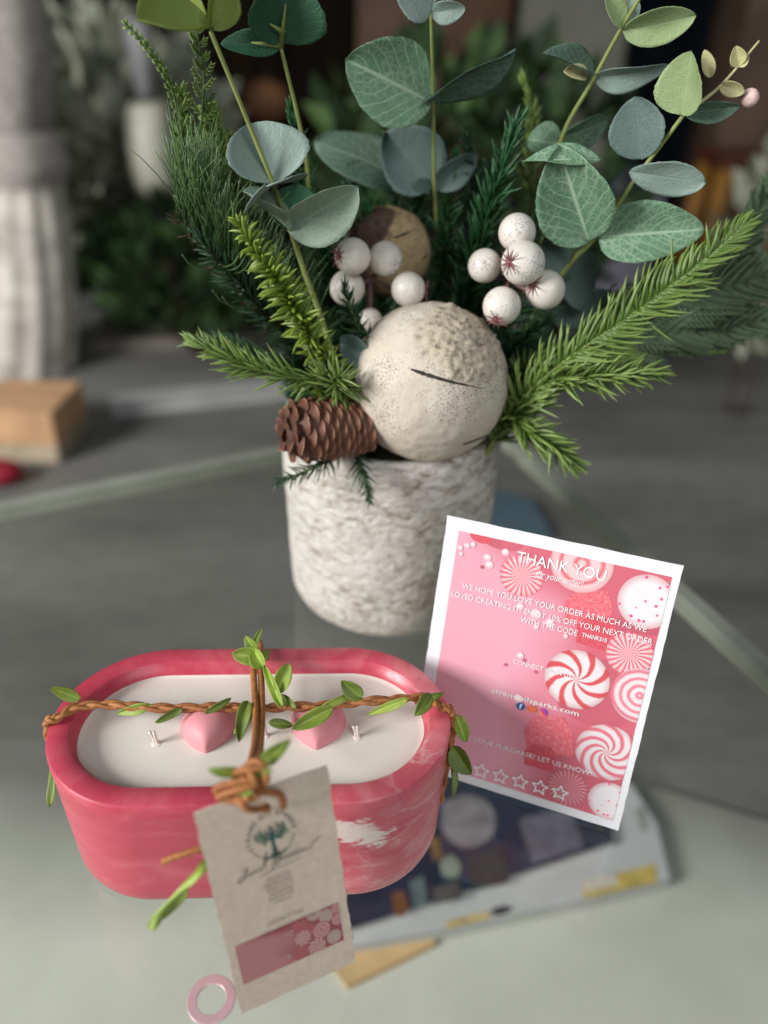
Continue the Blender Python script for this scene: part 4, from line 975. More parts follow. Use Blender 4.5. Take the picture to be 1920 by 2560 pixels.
for i in range(5):
    sx, sy = 37.2 + i * 10.05, 9.9 + i * .35
    o_ = [(sx + (4.1 if j % 2 == 0 else 1.9) * math.sin(j * math.pi / 5), sy + (4.1 if j % 2 == 0 else 1.9) * math.cos(j * math.pi / 5)) for j in range(10)]
    pr.line('ink', o_ + o_[:1], .75)
pr.build('printed_picture', kc)

# ------------------------------------------------------------------ birch pot
PC = Vector((.00345, .44, 0)); PR, PHt, PB = .0690, .1323, .0655
pt = thing('birch_pot', 'white birch bark pot holding the greenery', 'pot', PC)
prof = [(.0001, .0005), (.050, .0005), (.0575, .0015), (PB - .003, .0065), (PB, .0135)]
for i in range(1, 15): t = i / 15; prof.append((PB + (PR - PB) * t ** .7, .0135 + (PHt - .016) * t))
prof += [(PR, PHt - .002), (PR - .0015, PHt), (PR - .0055, PHt), (PR - .0065, PHt - .002), (PR - .0068, .085)]
mb = MB(); N = len(prof)
def potf(u, w):
    i = min(int(round(w * (N - 1))), N - 1); r_, zz = prof[i]; a = 2 * math.pi * u
    d = noise.noise(Vector((math.cos(a) * 5, math.sin(a) * 5, zz * 60))) * .0009 if 4 < i < N - 5 else 0
    return PC + Vector((math.cos(a) * (r_ + d), math.sin(a) * (r_ + d), zz))
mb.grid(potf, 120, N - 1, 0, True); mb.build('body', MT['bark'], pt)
mb = lathe([(PR - .007, .100), (.03, .104), (.0001, .105)], PC, 48); mb.build('moss', MT['foam'], pt)
MOUTH = PC + Vector((0, 0, .10))

# ------------------------------------------------------------------ balls
def ball(name, label, c, r, mt, cracks, patchdir, patchang, crackmat, amp):
    bm = bmesh.new(); bmesh.ops.create_icosphere(bm, subdivisions=6, radius=r)
    pdn = Vector(patchdir).normalized()
    for v in bm.verts:
        d = v.co.normalized(); h = noise.noise(d * 9) * .0004 + noise.noise(d * 3) * .0006
        a = d.angle(pdn) + noise.noise(d * 6) * .16
        if a < patchang:
            k = min(1, (patchang - a) / .07); h += k * (.0006 + amp * max(0, noise.noise(d * 62) + .7 * noise.noise(d * 130)))
        v.co = d * (r + h)
    me = bpy.data.meshes.new('body'); bm.to_mesh(me); bm.free(); me.materials.append(mt); me.polygons.foreach_set('use_smooth', [True] * len(me.polygons))
    rt_ = thing(name, label, 'ball', c - Vector((0, 0, r))); o = bpy.data.objects.new('body', me); COL.objects.link(o); o.location = c
    o.parent = rt_; o.matrix_parent_inverse = rt_.matrix_basis.inverted()
    for pts, w in cracks:
        mb = MB(); N = 24; vs = []
        P0 = [Vector(p) for p in pts]
        cl = catmull(P0, N // max(1, len(P0) - 1))
        for i, p in enumerate(cl):
            t = i / (len(cl) - 1); d = (p - c).normalized(); dd = (cl[min(i + 1, len(cl) - 1)] - cl[max(i - 1, 0)]).normalized(); s_ = d.cross(dd).normalized()
            ww = w * (math.sin(math.pi * min(1, t * .93 + .07)) ** .6) * (1.3 - .8 * t) * (1 + .55 * noise.noise(Vector((t * 26, 0, w * 1000))))
            q_ = c + d * (r + .0009)
            vs += [q_ + s_ * ww - d * .0006, q_ + d * .0001, q_ - s_ * ww - d * .0006]
        mb.add(vs, [f for i in range(len(cl) - 1) for f in ([3 * i, 3 * i + 1, 3 * i + 4, 3 * i + 3], [3 * i + 1, 3 * i + 2, 3 * i + 5, 3 * i + 4])]); mb.build('crack', crackmat, rt_)
    return rt_
def on_sphere(px, py, c, r):
    d = ray(px, py).normalized(); oc = CAM - c; b = d.dot(oc); t = -b - math.sqrt(max(0, b * b - oc.dot(oc) + r * r)); return CAM + d * t
BC = P(927, 827, .392); BR = M(169, BC.y, BC.z)
pdir = on_sphere(1010, 725, BC, BR) - BC
mcrack = plain('dark_crack', (.035, .028, .028), .8, .3, 300)
mball = mat_ball('cream_ball', (.63, .57, .485), (.53, .465, .38), (.13, .095, .06), ((pdir.normalized() * BR)[:], BR * .62), (.50, .43, .33))
ball('decor_ball', 'large speckled cream ball with a dark crack on the pot rim', BC, BR, mball,
     [([on_sphere(x, y, BC, BR) for x, y in ((888, 798), (930, 812), (980, 826), (1040, 839))], .0009), ([on_sphere(x, y, BC, BR) for x, y in ((1000, 958), (1030, 948), (1052, 938))], .0005)], pdir, .60, mcrack, .0026)
BC2 = P(838, 545, .462); BR2 = M(92, BC2.y, BC2.z)
pdir2 = on_sphere(795, 480, BC2, BR2) - BC2
ball('decor_ball', 'smaller tan ball with a brown patch behind the white berries', BC2, BR2, mat_ball('tan_ball', (.44, .34, .19), (.33, .24, .12), (.19, .12, .06), ((pdir2.normalized() * BR2)[:], BR2 * .75), (.065, .040, .030)),
     [([on_sphere(x, y, BC2, BR2) for x, y in ((850, 515), (875, 505), (893, 497))], .0007), ([on_sphere(x, y, BC2, BR2) for x, y in ((912, 560), (922, 548))], .0005)], pdir2, .75, mcrack, .0008)

# ------------------------------------------------------------------ berries
def berry_pick(label, root, items, node):
    r = thing('berry_pick', label, 'berries', root, 'frosted berry picks')
    mb = MB(); mb.tube(catmull([root, (root + node) / 2 + Vector((0, -.004, .006)), node], 8), .0014, 8)
    for (px, py, rad, Y, cal) in items:
        c = P(px, py, Y); mb.tube(catmull([node, (node + c) / 2 + Vector((0, .004, -.003)), c], 6), .0012, 8)
    mb.build('stem', MT['berry_stem'], r)
    for k, (px, py, rad, Y, cal) in enumerate(items):
        c = P(px, py, Y); R_ = M(rad, Y, c.z)
        ax = (c - node).normalized(); a1 = ax.orthogonal().normalized()
        mb = MB(); mb.sphere(c, R_, 36, 24, (a1, ax.cross(a1), ax)); b = mb.build('berry', MT['berry'], r)
        if cal:
            d = (on_sphere(cal[0], cal[1], c, R_) - c).normalized() if len(cal) == 2 else Vector(cal[2:]).normalized()
            a1 = d.orthogonal().normalized(); a2 = d.cross(a1); mb = MB(); rg = random.Random(k)
            for i in range(10):
                a = i * .628 + rg.uniform(-.15, .15); s_ = a1 * math.cos(a) + a2 * math.sin(a); L_ = R_ * rg.uniform(.42, .66)
                mb.tube([c + d * R_ * .97, c + d * R_ * 1.06 + s_ * L_ * .35, c + d * R_ * 1.09 + s_ * L_ * .8, c + d * R_ * 1.14 + s_ * L_ * 1.15], lambda t: R_ * .050 * (1.15 - .8 * t), 6)
            mb.sphere(c + d * R_ * .99, R_ * .13, 10, 8); mb.build('calyx', MT['calyx'], b)
            b.children[0].matrix_parent_inverse = Matrix()
    return r
berry_pick('pick of five white berries to the right above the large ball', MOUTH + Vector((.02, -.01, 0)),
    [(1117, 502, 40, .402, None), (1047, 574, 36, .404, None), (1130, 568, 47, .388, (1100, 566)), (1178, 626, 42, .392, (1153, 614)), (1084, 661, 41, .386, (1072, 690))], P(1100, 605, .405))
berry_pick('pick of five white berries before the smaller tan ball', MOUTH + Vector((-.02, .0, 0)),
    [(762, 554, 39, .405, (732, 551)), (832, 559, 37, .412, None), (750, 622, 38, .412, None), (882, 625, 37, .405, (0, 0, 1, -.15, 0)), (800, 692, 26, .412, None)], P(800, 600, .424))

# ------------------------------------------------------------------ pine cone
ca, cb_ = P(604, 934, .354), P(792, 922, .376)
ax = (cb_ - ca); CL = ax.length; ax.normalize(); s1 = ax.cross(Vector((0, 0, 1))).normalized(); s2 = s1.cross(ax)
pcn = thing('pine_cone', 'brown pine cone lying across the left rim of the pot', 'pine cone', (ca + cb_) / 2)
mb = MB(); RM = M(60, .37, .14)
def crad(t): return RM * (math.sqrt(max(.004, 1 - (1 - min(1, t / .24)) ** 2)) * (1 - .30 * max(0, t - .35) ** 1.2) if t < .9 else .76 - (t - .9) * 2)
mb.tube([ca + ax * CL * t for t in (.03, .08, .16, .3, .5, .7, .85, .97)], lambda t: crad(.03 + t * .94) * .74, 16)
Ns = 135
for i in range(Ns):
    t = .004 + .99 * ((i + .3) / Ns) ** .88; a = i * 2.399963; R_ = crad(t); rs_ = random.Random(i)
    rd = s1 * math.cos(a) + s2 * math.sin(a); tg = ax.cross(rd)
    k_ = min(1, .42 + t * 2.6); L_ = RM * .80 * k_ * rs_.uniform(.85, 1.1); w_ = RM * .50 * k_ * rs_.uniform(.88, 1.1)
    tang = (ax * CL * .02 + rd * (crad(t + .02) - crad(t))).normalized(); outw = (rd * tang.dot(ax) - ax * tang.dot(rd)).normalized()
    dirv = (tang * .93 + outw * (.36 + .25 * (t < .15))).normalized(); nn = (outw * .93 - tang * .36).normalized()
    b0 = ca + ax * CL * t + rd * R_ * .86 - tang * L_ * .45 - outw * RM * .10
    tg2 = (tg + nn * rs_.uniform(-.16, .16)).normalized()
    def fn(u, v):
        e = 2 * u - 1; ww = w_ * (.42 + .58 * math.sin(math.pi * min(1, v * .78 + .05)) ** .8) * (1 if v < .8 else math.sqrt(max(0.02, 1 - ((v - .8) / .2) ** 2 * .85)))
        return b0 + dirv * (v * L_) + tg2 * e * ww + nn * (-.26 * e * e * ww + .16 * L_ * v ** 3)
    mb.grid(fn, 6, 7)
    mb.grid(lambda u, v: fn(1 - u, v) - nn * RM * .05 * (1.15 - v), 6, 7)
mb.build('scales', MT['cone'], pcn)

# ------------------------------------------------------------------ sprigs
def sprig(name, label, pts, n, ln, ang=50, wid=.00055, mt='needle_lime', stem='stem_dark', root=None, up_bias=0, curve=.35, flat=0, group=None, cat='sprig', t0=.06, stemr=.0011, seed=0, droop=0, tipn=.55, rootn=.85):
    rnd = random.Random(seed + 11); P3 = [p if isinstance(p, Vector) else P(*p) for p in pts]
    if root is not None: P3 = [root] + P3
    cl = catmull(P3, 12); r = thing(name, label, cat, cl[0], group)
    mb = MB(); mb.tube(cl, lambda t: stemr * (1 - .6 * t), 7); mb.build('stem', MT[stem], r)
    seg = [0]
    for a, b in zip(cl, cl[1:]): seg.append(seg[-1] + (b - a).length)
    tot = seg[-1]
    def at(s_):
        s_ = max(0, min(tot, s_))
        for i in range(len(seg) - 1):
            if s_ <= seg[i + 1]: 
                k = (s_ - seg[i]) / max(1e-9, seg[i + 1] - seg[i]); return cl[i].lerp(cl[i + 1], k), (cl[i + 1] - cl[i]).normalized()
        return cl[-1], (cl[-1] - cl[-2]).normalized()
    mb = MB()
    for i in range(n):
        t = t0 + (1 - t0) * (i + rnd.random()) / n; p, d = at(t * tot)
        a1 = d.orthogonal().normalized(); a1.rotate(Quaternion(d, i * 2.399963 + rnd.uniform(-.3, .3)))
        if flat:
            face = (CAM - p); face = (face - d * face.dot(d)).normalized(); side = d.cross(face)
            s_ = 1 if i % 2 else -1; a1 = (side * s_ + face * rnd.uniform(-.5, .6) * (1.2 - flat)).normalized()
        if up_bias: a1 = (a1 + Vector((0, 0, up_bias))); a1 = (a1 - d * a1.dot(d)).normalized()
        if rnd.random() < .07: continue
        L_ = ln * (rnd.uniform(.70, 1.15) if rnd.random() < .85 else rnd.uniform(.4, .8)) * (1 if t < .75 else 1 - (1 - tipn) * (t - .75) / .25) * (1 if t > .3 else rootn + (1 - rootn) * t / .3)
        an = math.radians(ang + rnd.gauss(0, 9)) * (1 if t < .9 else 1 - .5 * (t - .9) / .1)
        o1 = (d * math.cos(an) + a1 * math.sin(an)).normalized(); ps = [p]; cur = p; K_ = 4; cj = rnd.gauss(0, .22); wj = rnd.uniform(.75, 1.15)
        for k in range(K_):
            an2 = an - (curve + cj) * (k + .5) / K_; dd = (d * math.cos(an2) + a1 * math.sin(an2)).normalized()
            if droop: dd = (dd + Vector((0, 0, -droop * (k + 1) / K_))).normalized()
            cur = cur + dd * L_ / K_; ps.append(cur)
        mb.tube(ps, lambda u: wid * wj * (.75 + .5 * math.sin(math.pi * min(1, u + .15)) - .75 * max(0, u - .7) / .3), 5)
    mb.build('needles', MT[mt], r); return r
GP = 'pine sprigs in the birch pot'
pin = lambda dx, dy, dz=0: MOUTH + Vector((dx, dy, dz))
sprig('pine_sprig', 'lime green upright sprig with short curled needles left of the tan ball', [(722, 838, .385), (690, 770, .378), (655, 700, .374), (600, 610, .372), (555, 540, .374), (517, 482, .378)], 350, M(58), 58, .00098, 'needle_lime', 'stem_green', pin(-.04, -.03), curve=-.5, group=GP, t0=.18, seed=1)
sprig('pine_sprig', 'fresh green sprig pointing left just above the pine cone', [(722, 842, .372), (650, 822, .366), (560, 800, .366), (480, 768, .372), (418, 738, .380)], 250, M(82), 42, .00070, 'needle_fresh', 'stem_green', pin(-.045, -.035), curve=.1, group=GP, t0=.2, seed=2, up_bias=.35)
sprig('pine_sprig', 'short fresh green whorl between cone and large ball', [(735, 850, .374), (725, 835, .362), (735, 815, .356)], 46, M(85), 84, .00065, 'needle_fresh', 'stem_green', pin(-.04, -.035), curve=-.1, group=GP, t0=.72, seed=22)
sprig('pine_sprig', 'longest bright green sprig reaching up to the right edge', [(1098, 905, .385), (1150, 840, .375), (1240, 765, .372), (1350, 690, .374), (1450, 615, .378), (1540, 545, .384), (1606, 486, .392)], 280, M(86), 52, .00090, 'needle_fresh', 'stem_green', pin(.045, -.03), curve=.45, flat=.55, group=GP, t0=.2, seed=3)
sprig('pine_sprig', 'bright green side sprig pointing right under the longest sprig', [(1160, 845, .378), (1240, 818, .368), (1340, 808, .366), (1428, 806, .370)], 240, M(70), 58, .00078, 'needle_fresh', 'stem_green', pin(.045, -.03), curve=.45, group=GP, t0=.34, seed=4)
sprig('pine_sprig', 'lowest green sprig drooping right of the pot rim', [(1090, 905, .385), (1130, 925, .372), (1190, 960, .366), (1243, 1003, .366)], 140, M(78), 46, .00082, 'needle_fresh', 'stem_green', pin(.05, -.03), curve=.25, group=GP, t0=.36, seed=5)
sprig('pine_sprig', 'emerald green sprig standing upright right of centre', [(1010, 640, .445), (1035, 540, .44), (1065, 430, .437), (1095, 330, .437), (1118, 262, .438)], 300, M(80, .44, .25), 48, .00070, 'needle_emerald', 'stem_dark', pin(.015, .0), curve=.4, group=GP, t0=.25, seed=6)
sprig('pine_sprig', 'dark green upright sprig directly behind the smaller tan ball', [(950, 620, .468), (965, 480, .468), (982, 345, .468)], 300, M(62, .47, .25), 52, .0006, 'needle_emerald', 'stem_dark', pin(.0, .02), curve=.4, group=GP, t0=.2, seed=7)
sprig('pine_sprig', 'small dark sprig hanging before the left berries', [(800, 760, .395), (775, 710, .390), (752, 650, .388), (744, 612, .390)], 120, M(52), 52, .00050, 'needle_dark', 'stem_dark', pin(-.02, -.03), curve=.3, group=GP, t0=.3, seed=8)
sprig('pine_sprig', 'dark green sprig hanging over the rim under the pine cone', [(740, 960, .388), (700, 1000, .362), (650, 1022, .356), (600, 1042, .354)], 90, M(46), 52, .00042, 'needle_dark', 'stem_dark', pin(-.05, -.035), curve=.2, group=GP, t0=.4, seed=9, droop=.3)
sprig('pine_sprig', 'dark green sprig hanging straight down the front of the pot', [(770, 985, .376), (780, 1010, .362), (790, 1045, .358), (798, 1080, .356)], 70, M(44), 44, .00042, 'needle_dark', 'stem_dark', pin(-.03, -.045), curve=.1, group=GP, t0=.5, seed=10)
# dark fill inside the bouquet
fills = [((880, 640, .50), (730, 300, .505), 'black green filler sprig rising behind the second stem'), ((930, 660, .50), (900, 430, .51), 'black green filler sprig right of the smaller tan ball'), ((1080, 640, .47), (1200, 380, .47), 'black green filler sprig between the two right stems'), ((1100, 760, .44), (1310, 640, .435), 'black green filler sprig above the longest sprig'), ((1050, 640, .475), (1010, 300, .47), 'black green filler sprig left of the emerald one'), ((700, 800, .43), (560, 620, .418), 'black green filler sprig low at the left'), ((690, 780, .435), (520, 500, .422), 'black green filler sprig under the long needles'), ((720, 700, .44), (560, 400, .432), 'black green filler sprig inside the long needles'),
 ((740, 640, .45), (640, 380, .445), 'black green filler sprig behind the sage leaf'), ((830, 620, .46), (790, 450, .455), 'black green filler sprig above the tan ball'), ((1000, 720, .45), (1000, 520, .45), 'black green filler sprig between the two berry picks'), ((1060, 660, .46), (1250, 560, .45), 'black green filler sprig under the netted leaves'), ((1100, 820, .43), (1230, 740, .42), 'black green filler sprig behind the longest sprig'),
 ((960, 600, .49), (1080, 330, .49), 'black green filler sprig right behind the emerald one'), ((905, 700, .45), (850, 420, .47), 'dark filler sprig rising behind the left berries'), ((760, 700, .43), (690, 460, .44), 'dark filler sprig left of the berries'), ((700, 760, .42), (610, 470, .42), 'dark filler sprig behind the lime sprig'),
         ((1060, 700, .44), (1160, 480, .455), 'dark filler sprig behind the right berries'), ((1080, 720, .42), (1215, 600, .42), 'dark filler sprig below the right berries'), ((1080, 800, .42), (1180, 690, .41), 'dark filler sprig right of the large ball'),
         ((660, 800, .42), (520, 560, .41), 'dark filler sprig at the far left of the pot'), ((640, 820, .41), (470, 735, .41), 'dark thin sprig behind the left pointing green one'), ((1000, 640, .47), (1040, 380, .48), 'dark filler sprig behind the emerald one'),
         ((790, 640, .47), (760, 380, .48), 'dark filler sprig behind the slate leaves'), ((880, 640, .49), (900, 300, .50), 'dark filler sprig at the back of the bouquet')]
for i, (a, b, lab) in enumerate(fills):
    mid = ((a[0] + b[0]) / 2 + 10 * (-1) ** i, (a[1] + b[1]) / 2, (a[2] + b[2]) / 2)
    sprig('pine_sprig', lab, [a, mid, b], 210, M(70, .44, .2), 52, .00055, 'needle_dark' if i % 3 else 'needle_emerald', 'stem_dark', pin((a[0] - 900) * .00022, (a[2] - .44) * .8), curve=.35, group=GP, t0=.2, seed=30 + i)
sprig('pine_sprig', 'green feathery sprig behind the grey leaf at upper left', [(700, 560, .45), (670, 430, .445), (650, 330, .44), (628, 232, .44)], 230, M(55, .44, .28), 50, .00075, 'needle_emerald', 'stem_dark', pin(-.02, .01), curve=.3, group=GP, t0=.3, seed=50)
sprig('pine_sprig', 'olive sprig fading behind the right eucalyptus stem', [(1130, 520, .50), (1145, 380, .505), (1150, 260, .51), (1130, 170, .515)], 220, M(55, .5, .28), 45, .0006, 'needle_cedar', 'stem_dark', pin(.02, .03), curve=.3, group=GP, t0=.3, seed=51)
sprig('pine_sprig', 'olive sprig fading behind the centre eucalyptus leaves', [(880, 480, .52), (860, 360, .525), (850, 250, .53)], 200, M(60, .5, .28), 50, .0006, 'needle_grey', 'stem_dark', pin(.0, .04), curve=.3, group=GP, t0=.3, seed=52)
sprig('pine_sprig', 'fresh green sprig in shade right of the large ball', [(1090, 880, .415), (1120, 820, .405), (1170, 770, .40)], 150, M(75), 50, .0007, 'needle_fresh', 'stem_green', pin(.04, -.01), curve=.4, group=GP, t0=.3, seed=53)
# brown twig with long grassy needles on the left
tw = catmull([pin(-.03, -.01), P(640, 760, .415), P(560, 660, .41), P(470, 560, .405), P(395, 465, .402)], 14)
lg = thing('long_needle_pine', 'brown twig with long upright grassy needles at the left of the bouquet', 'sprig', tw[0], GP)
mb = MB(); mb.tube(tw, lambda t: .0034 * (1.1 - .4 * t), 8)
rnd = random.Random(12)
for i in range(260):
    p = rnd.choice(tw[12:]) + Vector((rnd.uniform(-.003, .003), rnd.uniform(-.003, .003), rnd.uniform(-.002, .003))); d = Vector((rnd.uniform(-1, 1), rnd.uniform(-1, 1), rnd.uniform(-.3, 1))).normalized()
    mb.tube([p, p + d * .004, p + d * .0085 + Vector((0, 0, .001))], lambda t: .0009 * (1.1 - t), 4)
mb.build('twig', MT['twig'], lg)
mb = MB()
for i in range(760):
    k = 10 + int((len(tw) - 11) * rnd.random() ** .8); p = tw[k]; t = k / (len(tw) - 1)
    L_ = M(rnd.uniform(120, 235), .41, .25); lean = Vector((rnd.gauss(.10, .13) - .05 * t, rnd.gauss(-.03, .12), 1)).normalized()
    ps = [p + Vector((rnd.uniform(-.004, .004), rnd.uniform(-.004, .004), 0))]; bend = Vector((rnd.gauss(.02, .05), rnd.gauss(-.01, .05), -.02))
    for s_ in range(5): lean = (lean + bend).normalized(); ps.append(ps[-1] + lean * L_ / 5)
    mb.tube(ps, lambda u: .00042 * (1.1 - .75 * u), 4)
for i in range(9):   # strays curling forward
    k = rnd.randrange(16, len(tw)); p = tw[k]; s_ = rnd.choice((-1, 1, 1)); L_ = .016 * rnd.uniform(.7, 1.2)
    mb.tube(catmull([p, p + Vector((s_ * L_ * .3, -.008, -L_ * .12)), p + Vector((s_ * L_ * .8, -.014, L_ * .1)), p + Vector((s_ * L_ * 1.1, -.015, L_ * .5))], 5), lambda u: .00042 * (1.1 - .7 * u), 4)
mb.build('needles', MT['needle_long'], lg)

sprig('pine_sprig', 'black green bottlebrush sprig lying along the brown twig', [(650, 765, .408), (565, 665, .402), (480, 570, .398), (425, 505, .398)], 330, M(66, .41, .2), 55, .00050, 'needle_dark', 'twig', pin(-.035, -.012), curve=.3, group=GP, t0=.22, seed=77)
# cedar sprays: a stem with short scaly side twigs
def cedar(label, pts, nb, blen, mt, root=None, ang=38, wid=.0009, flatcam=True, seed=0, sub=6, stemr=.0010, group='cedar sprays in the birch pot'):
    rnd = random.Random(seed); P3 = [p if isinstance(p, Vector) else P(*p) for p in pts]
    if root is not None: P3 = [root] + P3
    cl = catmull(P3, 12); N = len(cl); r = thing('cedar_spray', label, 'sprig', cl[0], group)
    mb = MB(); mb.tube(cl, lambda t: stemr * (1.1 - .7 * t), 6); mb.build('stem', MT['stem_dark'], r)
    mb = MB()
    for i in range(nb):
        t = .28 + .72 * (i + .5) / nb; k = min(N - 2, int(t * (N - 1))); p = cl[k].lerp(cl[k + 1], t * (N - 1) - k); d = (cl[k + 1] - cl[k]).normalized()
        fc = (CAM - p); fc = (fc - d * fc.dot(d)).normalized(); sd = d.cross(fc) * (1 if i % 2 else -1)
        sd = (sd + fc * rnd.uniform(-.5, .5)).normalized(); a = math.radians(ang + rnd.uniform(-8, 8)); dr = (d * math.cos(a) + sd * math.sin(a)).normalized()
        L_ = blen * (1.05 - .75 * max(0, t - .35) / .65) * rnd.uniform(.8, 1.15); tipb = dr * .75 + d * .25
        bp = [p, p + dr * L_ * .5, p + dr * L_ * .5 + tipb * L_ * .5]
        cb2 = catmull(bp, 5); mb.tube(cb2, lambda u: wid * .55 * (1 - .5 * u), 5)
        for j in range(sub * 2):
            u = (j + .6) / (sub * 2); kk = min(len(cb2) - 2, int(u * (len(cb2) - 1))); q_ = cb2[kk].lerp(cb2[kk + 1], u * (len(cb2) - 1) - kk); e = (cb2[kk + 1] - cb2[kk]).normalized()
            s_ = e.cross(fc).normalized() * (1 if j % 2 else -1); l2 = wid * 3.0 * (1 - .45 * u)
            mb.tube([q_, q_ + e * l2 * .7 + s_ * l2 * .55, q_ + e * l2 * 1.35 + s_ * l2 * .75], lambda w: wid * .62 * (1.15 - .85 * w), 5)
    mb.build('scales', MT[mt], r); return r
cedar('thin leaning cedar spray whose tip bends left beneath the olive leaf', [(600, 715, .43), (510, 570, .424), (420, 430, .413), (395, 300, .408), (370, 190, .406), (325, 110, .404), (272, 52, .404)], 48, M(22, .41, .3), 'needle_cedar', pin(-.03, 0), 20, .0007, seed=1, sub=3)
cedar('upright cedar spray with spaced buds under the olive leaf', [(600, 700, .435), (500, 540, .43), (434, 400, .425), (436, 260, .422), (440, 160, .42), (425, 68, .418)], 26, M(60, .42, .3), 'needle_cedar', pin(-.03, .0), 40, .00075, seed=2, sub=4)
cedar('dense cedar spray left of the long needles', [(610, 700, .43), (510, 560, .426), (428, 420, .42), (400, 300, .416), (392, 195, .414)], 36, M(58, .42, .3), 'needle_cedar', pin(-.03, 0), 34, .0009, seed=3, sub=5)
cedar('cedar spray crossing behind the grey heart shaped leaf', [(560, 520, .432), (520, 400, .43), (470, 300, .428), (452, 240, .428)], 50, M(60, .42, .3), 'needle_cedar', pin(-.025, .0), 40, .0011, seed=4, sub=5)
cedar('broad grey green cedar fan at the right edge', [(1180, 770, .43), (1300, 730, .425), (1450, 665, .42), (1560, 625, .42), (1700, 580, .42)], 60, M(150, .42, .18), 'needle_grey', pin(.04, 0), 40, .0013, seed=5, sub=12)
cedar('lower drooping grey green cedar fan at the right', [(1180, 780, .425), (1300, 755, .42), (1420, 730, .415), (1560, 715, .412), (1700, 685, .41)], 56, M(110, .42, .18), 'needle_grey', pin(.04, 0), 34, .0013, seed=6, sub=10)
cedar('pale tipped cedar strand below the right fan', [(1210, 800, .422), (1330, 765, .416), (1450, 752, .413), (1562, 748, .412)], 60, M(34, .42, .18), 'needle_cedar', pin(.04, 0), 26, .0011, seed=7, sub=5)
cedar('grey green cedar tip rising beyond the longest pine sprig', [(1420, 700, .44), (1540, 600, .44), (1620, 490, .445), (1665, 400, .45)], 44, M(80, .44, .2), 'needle_grey', pin(.05, .01), 36, .0013, seed=8, sub=8)

# ------------------------------------------------------------------ eucalyptus
GE = 'eucalyptus stems in the birch pot'
def euc_stem(label, pts, root, rad=.0014, mt='stem_green'):
    P3 = [root] + [P(*p) for p in pts]; cl = catmull(P3, 12); r = thing('eucalyptus_stem', label, 'eucalyptus', cl[0], GE)
    mb = MB(); mb.tube(cl, lambda t: rad * (1.15 - .5 * t), 8)
    mb.build('stem', MT[mt], r); return r
_ls = [0]
def eleaf(r, base, tip, w, mt, roll=0, pitch=0, cup=.12, bend=.08, fold=.0, shape=.9, bw=0.0, label=None):
    """base, tip: (px, py, Y); w: photo px; roll turns the blade about its own axis away from facing the camera"""
    _ls[0] += 1
    b, t = P(*base), P(*tip); ax = (t - b).normalized(); nn = (CAM - (b + t) / 2).normalized(); nn = (nn - ax * nn.dot(ax)).normalized()
    nn.rotate(Quaternion(ax, math.radians(roll)))
    mb = MB(); W_ = M(w, (base[2] + tip[2]) / 2, (b.z + t.z) / 2)
    rl = random.Random(_ls[0]); leaf_mesh(mb, b, t, nn, W_, cup + rl.uniform(-.05, .10), bend + rl.uniform(-.05, .07), fold + rl.uniform(0, .08), shape * rl.uniform(.94, 1.06), 14, 26, .022, 0, bw, _ls[0])
    o = mb.build('leaf', MT[mt], r, True, solid=.0002)
    if label: o['label'] = label
    return o
# A: left stem with the olive top leaf
A_ = euc_stem('left eucalyptus stem topped by a folded olive leaf', [(720, 780, .40), (655, 580, .395), (628, 498, .392), (592, 402, .388), (522, 230, .382), (455, 68, .372)], pin(-.025, -.03))
eleaf(A_, (462, 60, .372), (296, 72, .356), 120, 'euc_olive', 48, 0, .30, -.22, .1, 1.15)
eleaf(A_, (455, 66, .372), (478, -60, .372), 80, 'euc_olive', 35, 0, .2, .05, .2)
eleaf(A_, (447, 60, .372), (380, -50, .390), 70, 'euc_olive', -30, 0, .2, .05)
eleaf(A_, (592, 396, .388), (552, 268, .400), 178, 'euc_grey', 12, 0, .16, -.05, .06, .78)
mb = MB(); b_ = P(592, 400, .390); ax_ = Vector((.05, -.985, .10)).normalized(); sd_ = Vector((1, 0, .55)).normalized()
leaf_mesh(mb, b_, b_ + ax_ * .030, sd_.cross(ax_), M(158, .38, .26), .07, .04, .03, .85, 12, 20, .02, 0, 0, 5); mb.build('leaf', MT['euc_grey'], A_, True, solid=.0003)
eleaf(A_, (622, 496, .392), (776, 398, .378), 122, 'euc_sage', 24, 0, .22, -.10, .05, .92)
eleaf(A_, (625, 498, .391), (530, 408, .383), 70, 'euc_sage', 72, 0, .2, .0, .15)
eleaf(A_, (625, 500, .393), (640, 400, .42), 110, 'euc_dark', -10, 0, .1, .05)
eleaf(A_, (735, 740, .392), (800, 775, .376), 66, 'euc_slate', 22, 0, .15, .1, .1)
# B: dark green stem
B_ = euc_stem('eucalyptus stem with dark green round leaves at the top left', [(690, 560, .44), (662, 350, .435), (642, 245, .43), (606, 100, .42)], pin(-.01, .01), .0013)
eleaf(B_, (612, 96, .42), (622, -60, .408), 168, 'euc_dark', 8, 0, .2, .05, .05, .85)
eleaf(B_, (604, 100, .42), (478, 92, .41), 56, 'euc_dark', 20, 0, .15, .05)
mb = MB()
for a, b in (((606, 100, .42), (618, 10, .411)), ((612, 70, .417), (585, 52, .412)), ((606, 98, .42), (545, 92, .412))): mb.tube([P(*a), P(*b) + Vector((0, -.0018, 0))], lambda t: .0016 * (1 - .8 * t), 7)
mb.build('midrib', MT['stem_green'], B_)
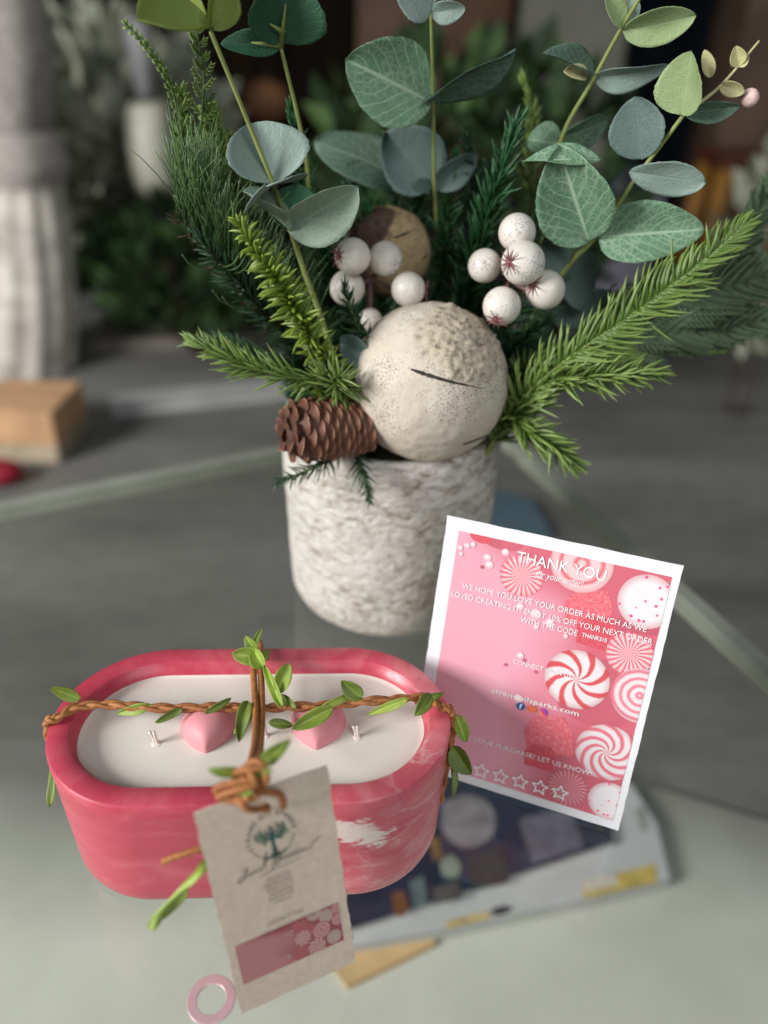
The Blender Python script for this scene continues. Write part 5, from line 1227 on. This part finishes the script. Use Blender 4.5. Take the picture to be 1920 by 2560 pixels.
# C: centre stem
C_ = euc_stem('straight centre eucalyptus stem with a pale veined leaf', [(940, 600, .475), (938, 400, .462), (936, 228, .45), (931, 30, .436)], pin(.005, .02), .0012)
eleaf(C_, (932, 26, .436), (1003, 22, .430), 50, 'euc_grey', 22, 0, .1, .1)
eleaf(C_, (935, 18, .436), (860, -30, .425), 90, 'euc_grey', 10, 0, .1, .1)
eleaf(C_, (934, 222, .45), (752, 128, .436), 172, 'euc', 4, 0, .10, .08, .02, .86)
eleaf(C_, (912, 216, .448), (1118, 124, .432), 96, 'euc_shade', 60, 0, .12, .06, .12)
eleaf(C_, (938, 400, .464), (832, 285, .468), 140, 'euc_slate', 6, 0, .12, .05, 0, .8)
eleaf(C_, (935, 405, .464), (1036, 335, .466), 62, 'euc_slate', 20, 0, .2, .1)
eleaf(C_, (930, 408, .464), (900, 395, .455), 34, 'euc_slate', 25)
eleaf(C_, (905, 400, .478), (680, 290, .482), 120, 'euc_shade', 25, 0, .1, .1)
# D: right of centre
D_ = euc_stem('right eucalyptus stem with pale yellow green leaves at the very top', [(1170, 520, .455), (1210, 310, .445), (1282, 172, .435), (1342, 62, .425), (1386, -10, .418)], pin(.02, .01), .0013)
eleaf(D_, (1346, 66, .425), (1503, 42, .415), 76, 'euc_lime', 18, 0, .15, .12, .05)
eleaf(D_, (1345, 62, .425), (1312, -20, .42), 46, 'euc_lime', 30, 0, .2, .1)
eleaf(D_, (1352, 60, .425), (1368, -20, .43), 44, 'euc_sage', 12)
eleaf(D_, (1290, 158, .435), (1176, 112, .425), 58, 'euc_shade', 52, 0, .15, .05, .1)
eleaf(D_, (1284, 168, .435), (1444, 156, .424), 62, 'euc_grey', 38, 0, .12, .06)
eleaf(D_, (1268, 165, .434), (1226, 150, .426), 34, 'euc_cream', 30, 0, .2, .1)
eleaf(D_, (1205, 300, .446), (1318, 268, .455), 88, 'euc', 40, 0, .12, .05)
eleaf(D_, (1210, 312, .446), (1140, 300, .455), 80, 'euc', 35, 0, .12, .05)
# E: far right stem
E_ = euc_stem('far right eucalyptus stem with a large netted leaf and a pale top leaf', [(1190, 625, .415), (1283, 515, .408), (1372, 388, .402), (1474, 252, .394)], pin(.03, -.01), .0015)
eleaf(E_, (1272, 522, .406), (1205, 322, .394), 164, 'euc', -8, 0, .12, .06, .03, .9)
eleaf(E_, (1300, 345, .395), (1130, 340, .398), 56, 'euc', 50, 0, .25, .1)
eleaf(E_, (1292, 512, .406), (1524, 494, .392), 128, 'euc', -8, 0, .10, .06, .03, .74)
eleaf(E_, (1386, 345, .402), (1372, 208, .405), 118, 'euc_slate', -14, 0, .12, -.05, 0, .85)
eleaf(E_, (1360, 370, .400), (1524, 396, .388), 84, 'euc_grey', 30, 0, .12, .05, 0, 1.05)
eleaf(E_, (1474, 248, .394), (1492, 110, .388), 118, 'euc_lime', -34, 0, .22, .05, .05, .78)
eleaf(E_, (1478, 244, .394), (1600, 234, .386), 48, 'euc_shade', 30, 0, .15, .08)
eleaf(E_, (1215, 590, .413), (1178, 515, .41), 60, 'euc_slate', 5)
eleaf(E_, (1210, 610, .418), (1300, 590, .43), 128, 'euc_slate', 18, 0, .1, .1, 0, .75)
mb = MB(); mb.tube(catmull([P(1474, 250, .394), P(1540, 200, .394), P(1580, 160, .394), P(1640, 88, .394)], 8), lambda t: .0009 * (1.1 - .6 * t), 7); mb.build('twig', MT['euc_cream'], E_)
eleaf(E_, (1535, 168, .394), (1524, 110, .392), 28, 'euc_cream', 10)
eleaf(E_, (1555, 182, .394), (1608, 200, .390), 34, 'euc_cream', 20)
eleaf(E_, (1594, 142, .394), (1590, 100, .392), 34, 'euc_cream', 10, 0, .3)
eleaf(E_, (1594, 142, .394), (1618, 120, .392), 26, 'euc_cream', -10, 0, .3)
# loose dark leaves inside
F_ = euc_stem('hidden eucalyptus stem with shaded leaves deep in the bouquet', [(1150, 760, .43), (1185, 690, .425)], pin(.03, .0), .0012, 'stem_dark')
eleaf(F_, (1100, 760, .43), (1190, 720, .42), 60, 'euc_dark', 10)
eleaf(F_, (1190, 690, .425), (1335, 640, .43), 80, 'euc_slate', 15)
c = P(1620, 211, .394)
mb = MB(); cuR = M(19, .394, .3)
mb.sphere(c, cuR, 10, 6); o = mb.build('bead', plain('pink_bead', (.70, .50, .47), .4, .2, 300)); 
tag(o, 'tiny pink white bead at the tip of the far right eucalyptus twig', 'bead')
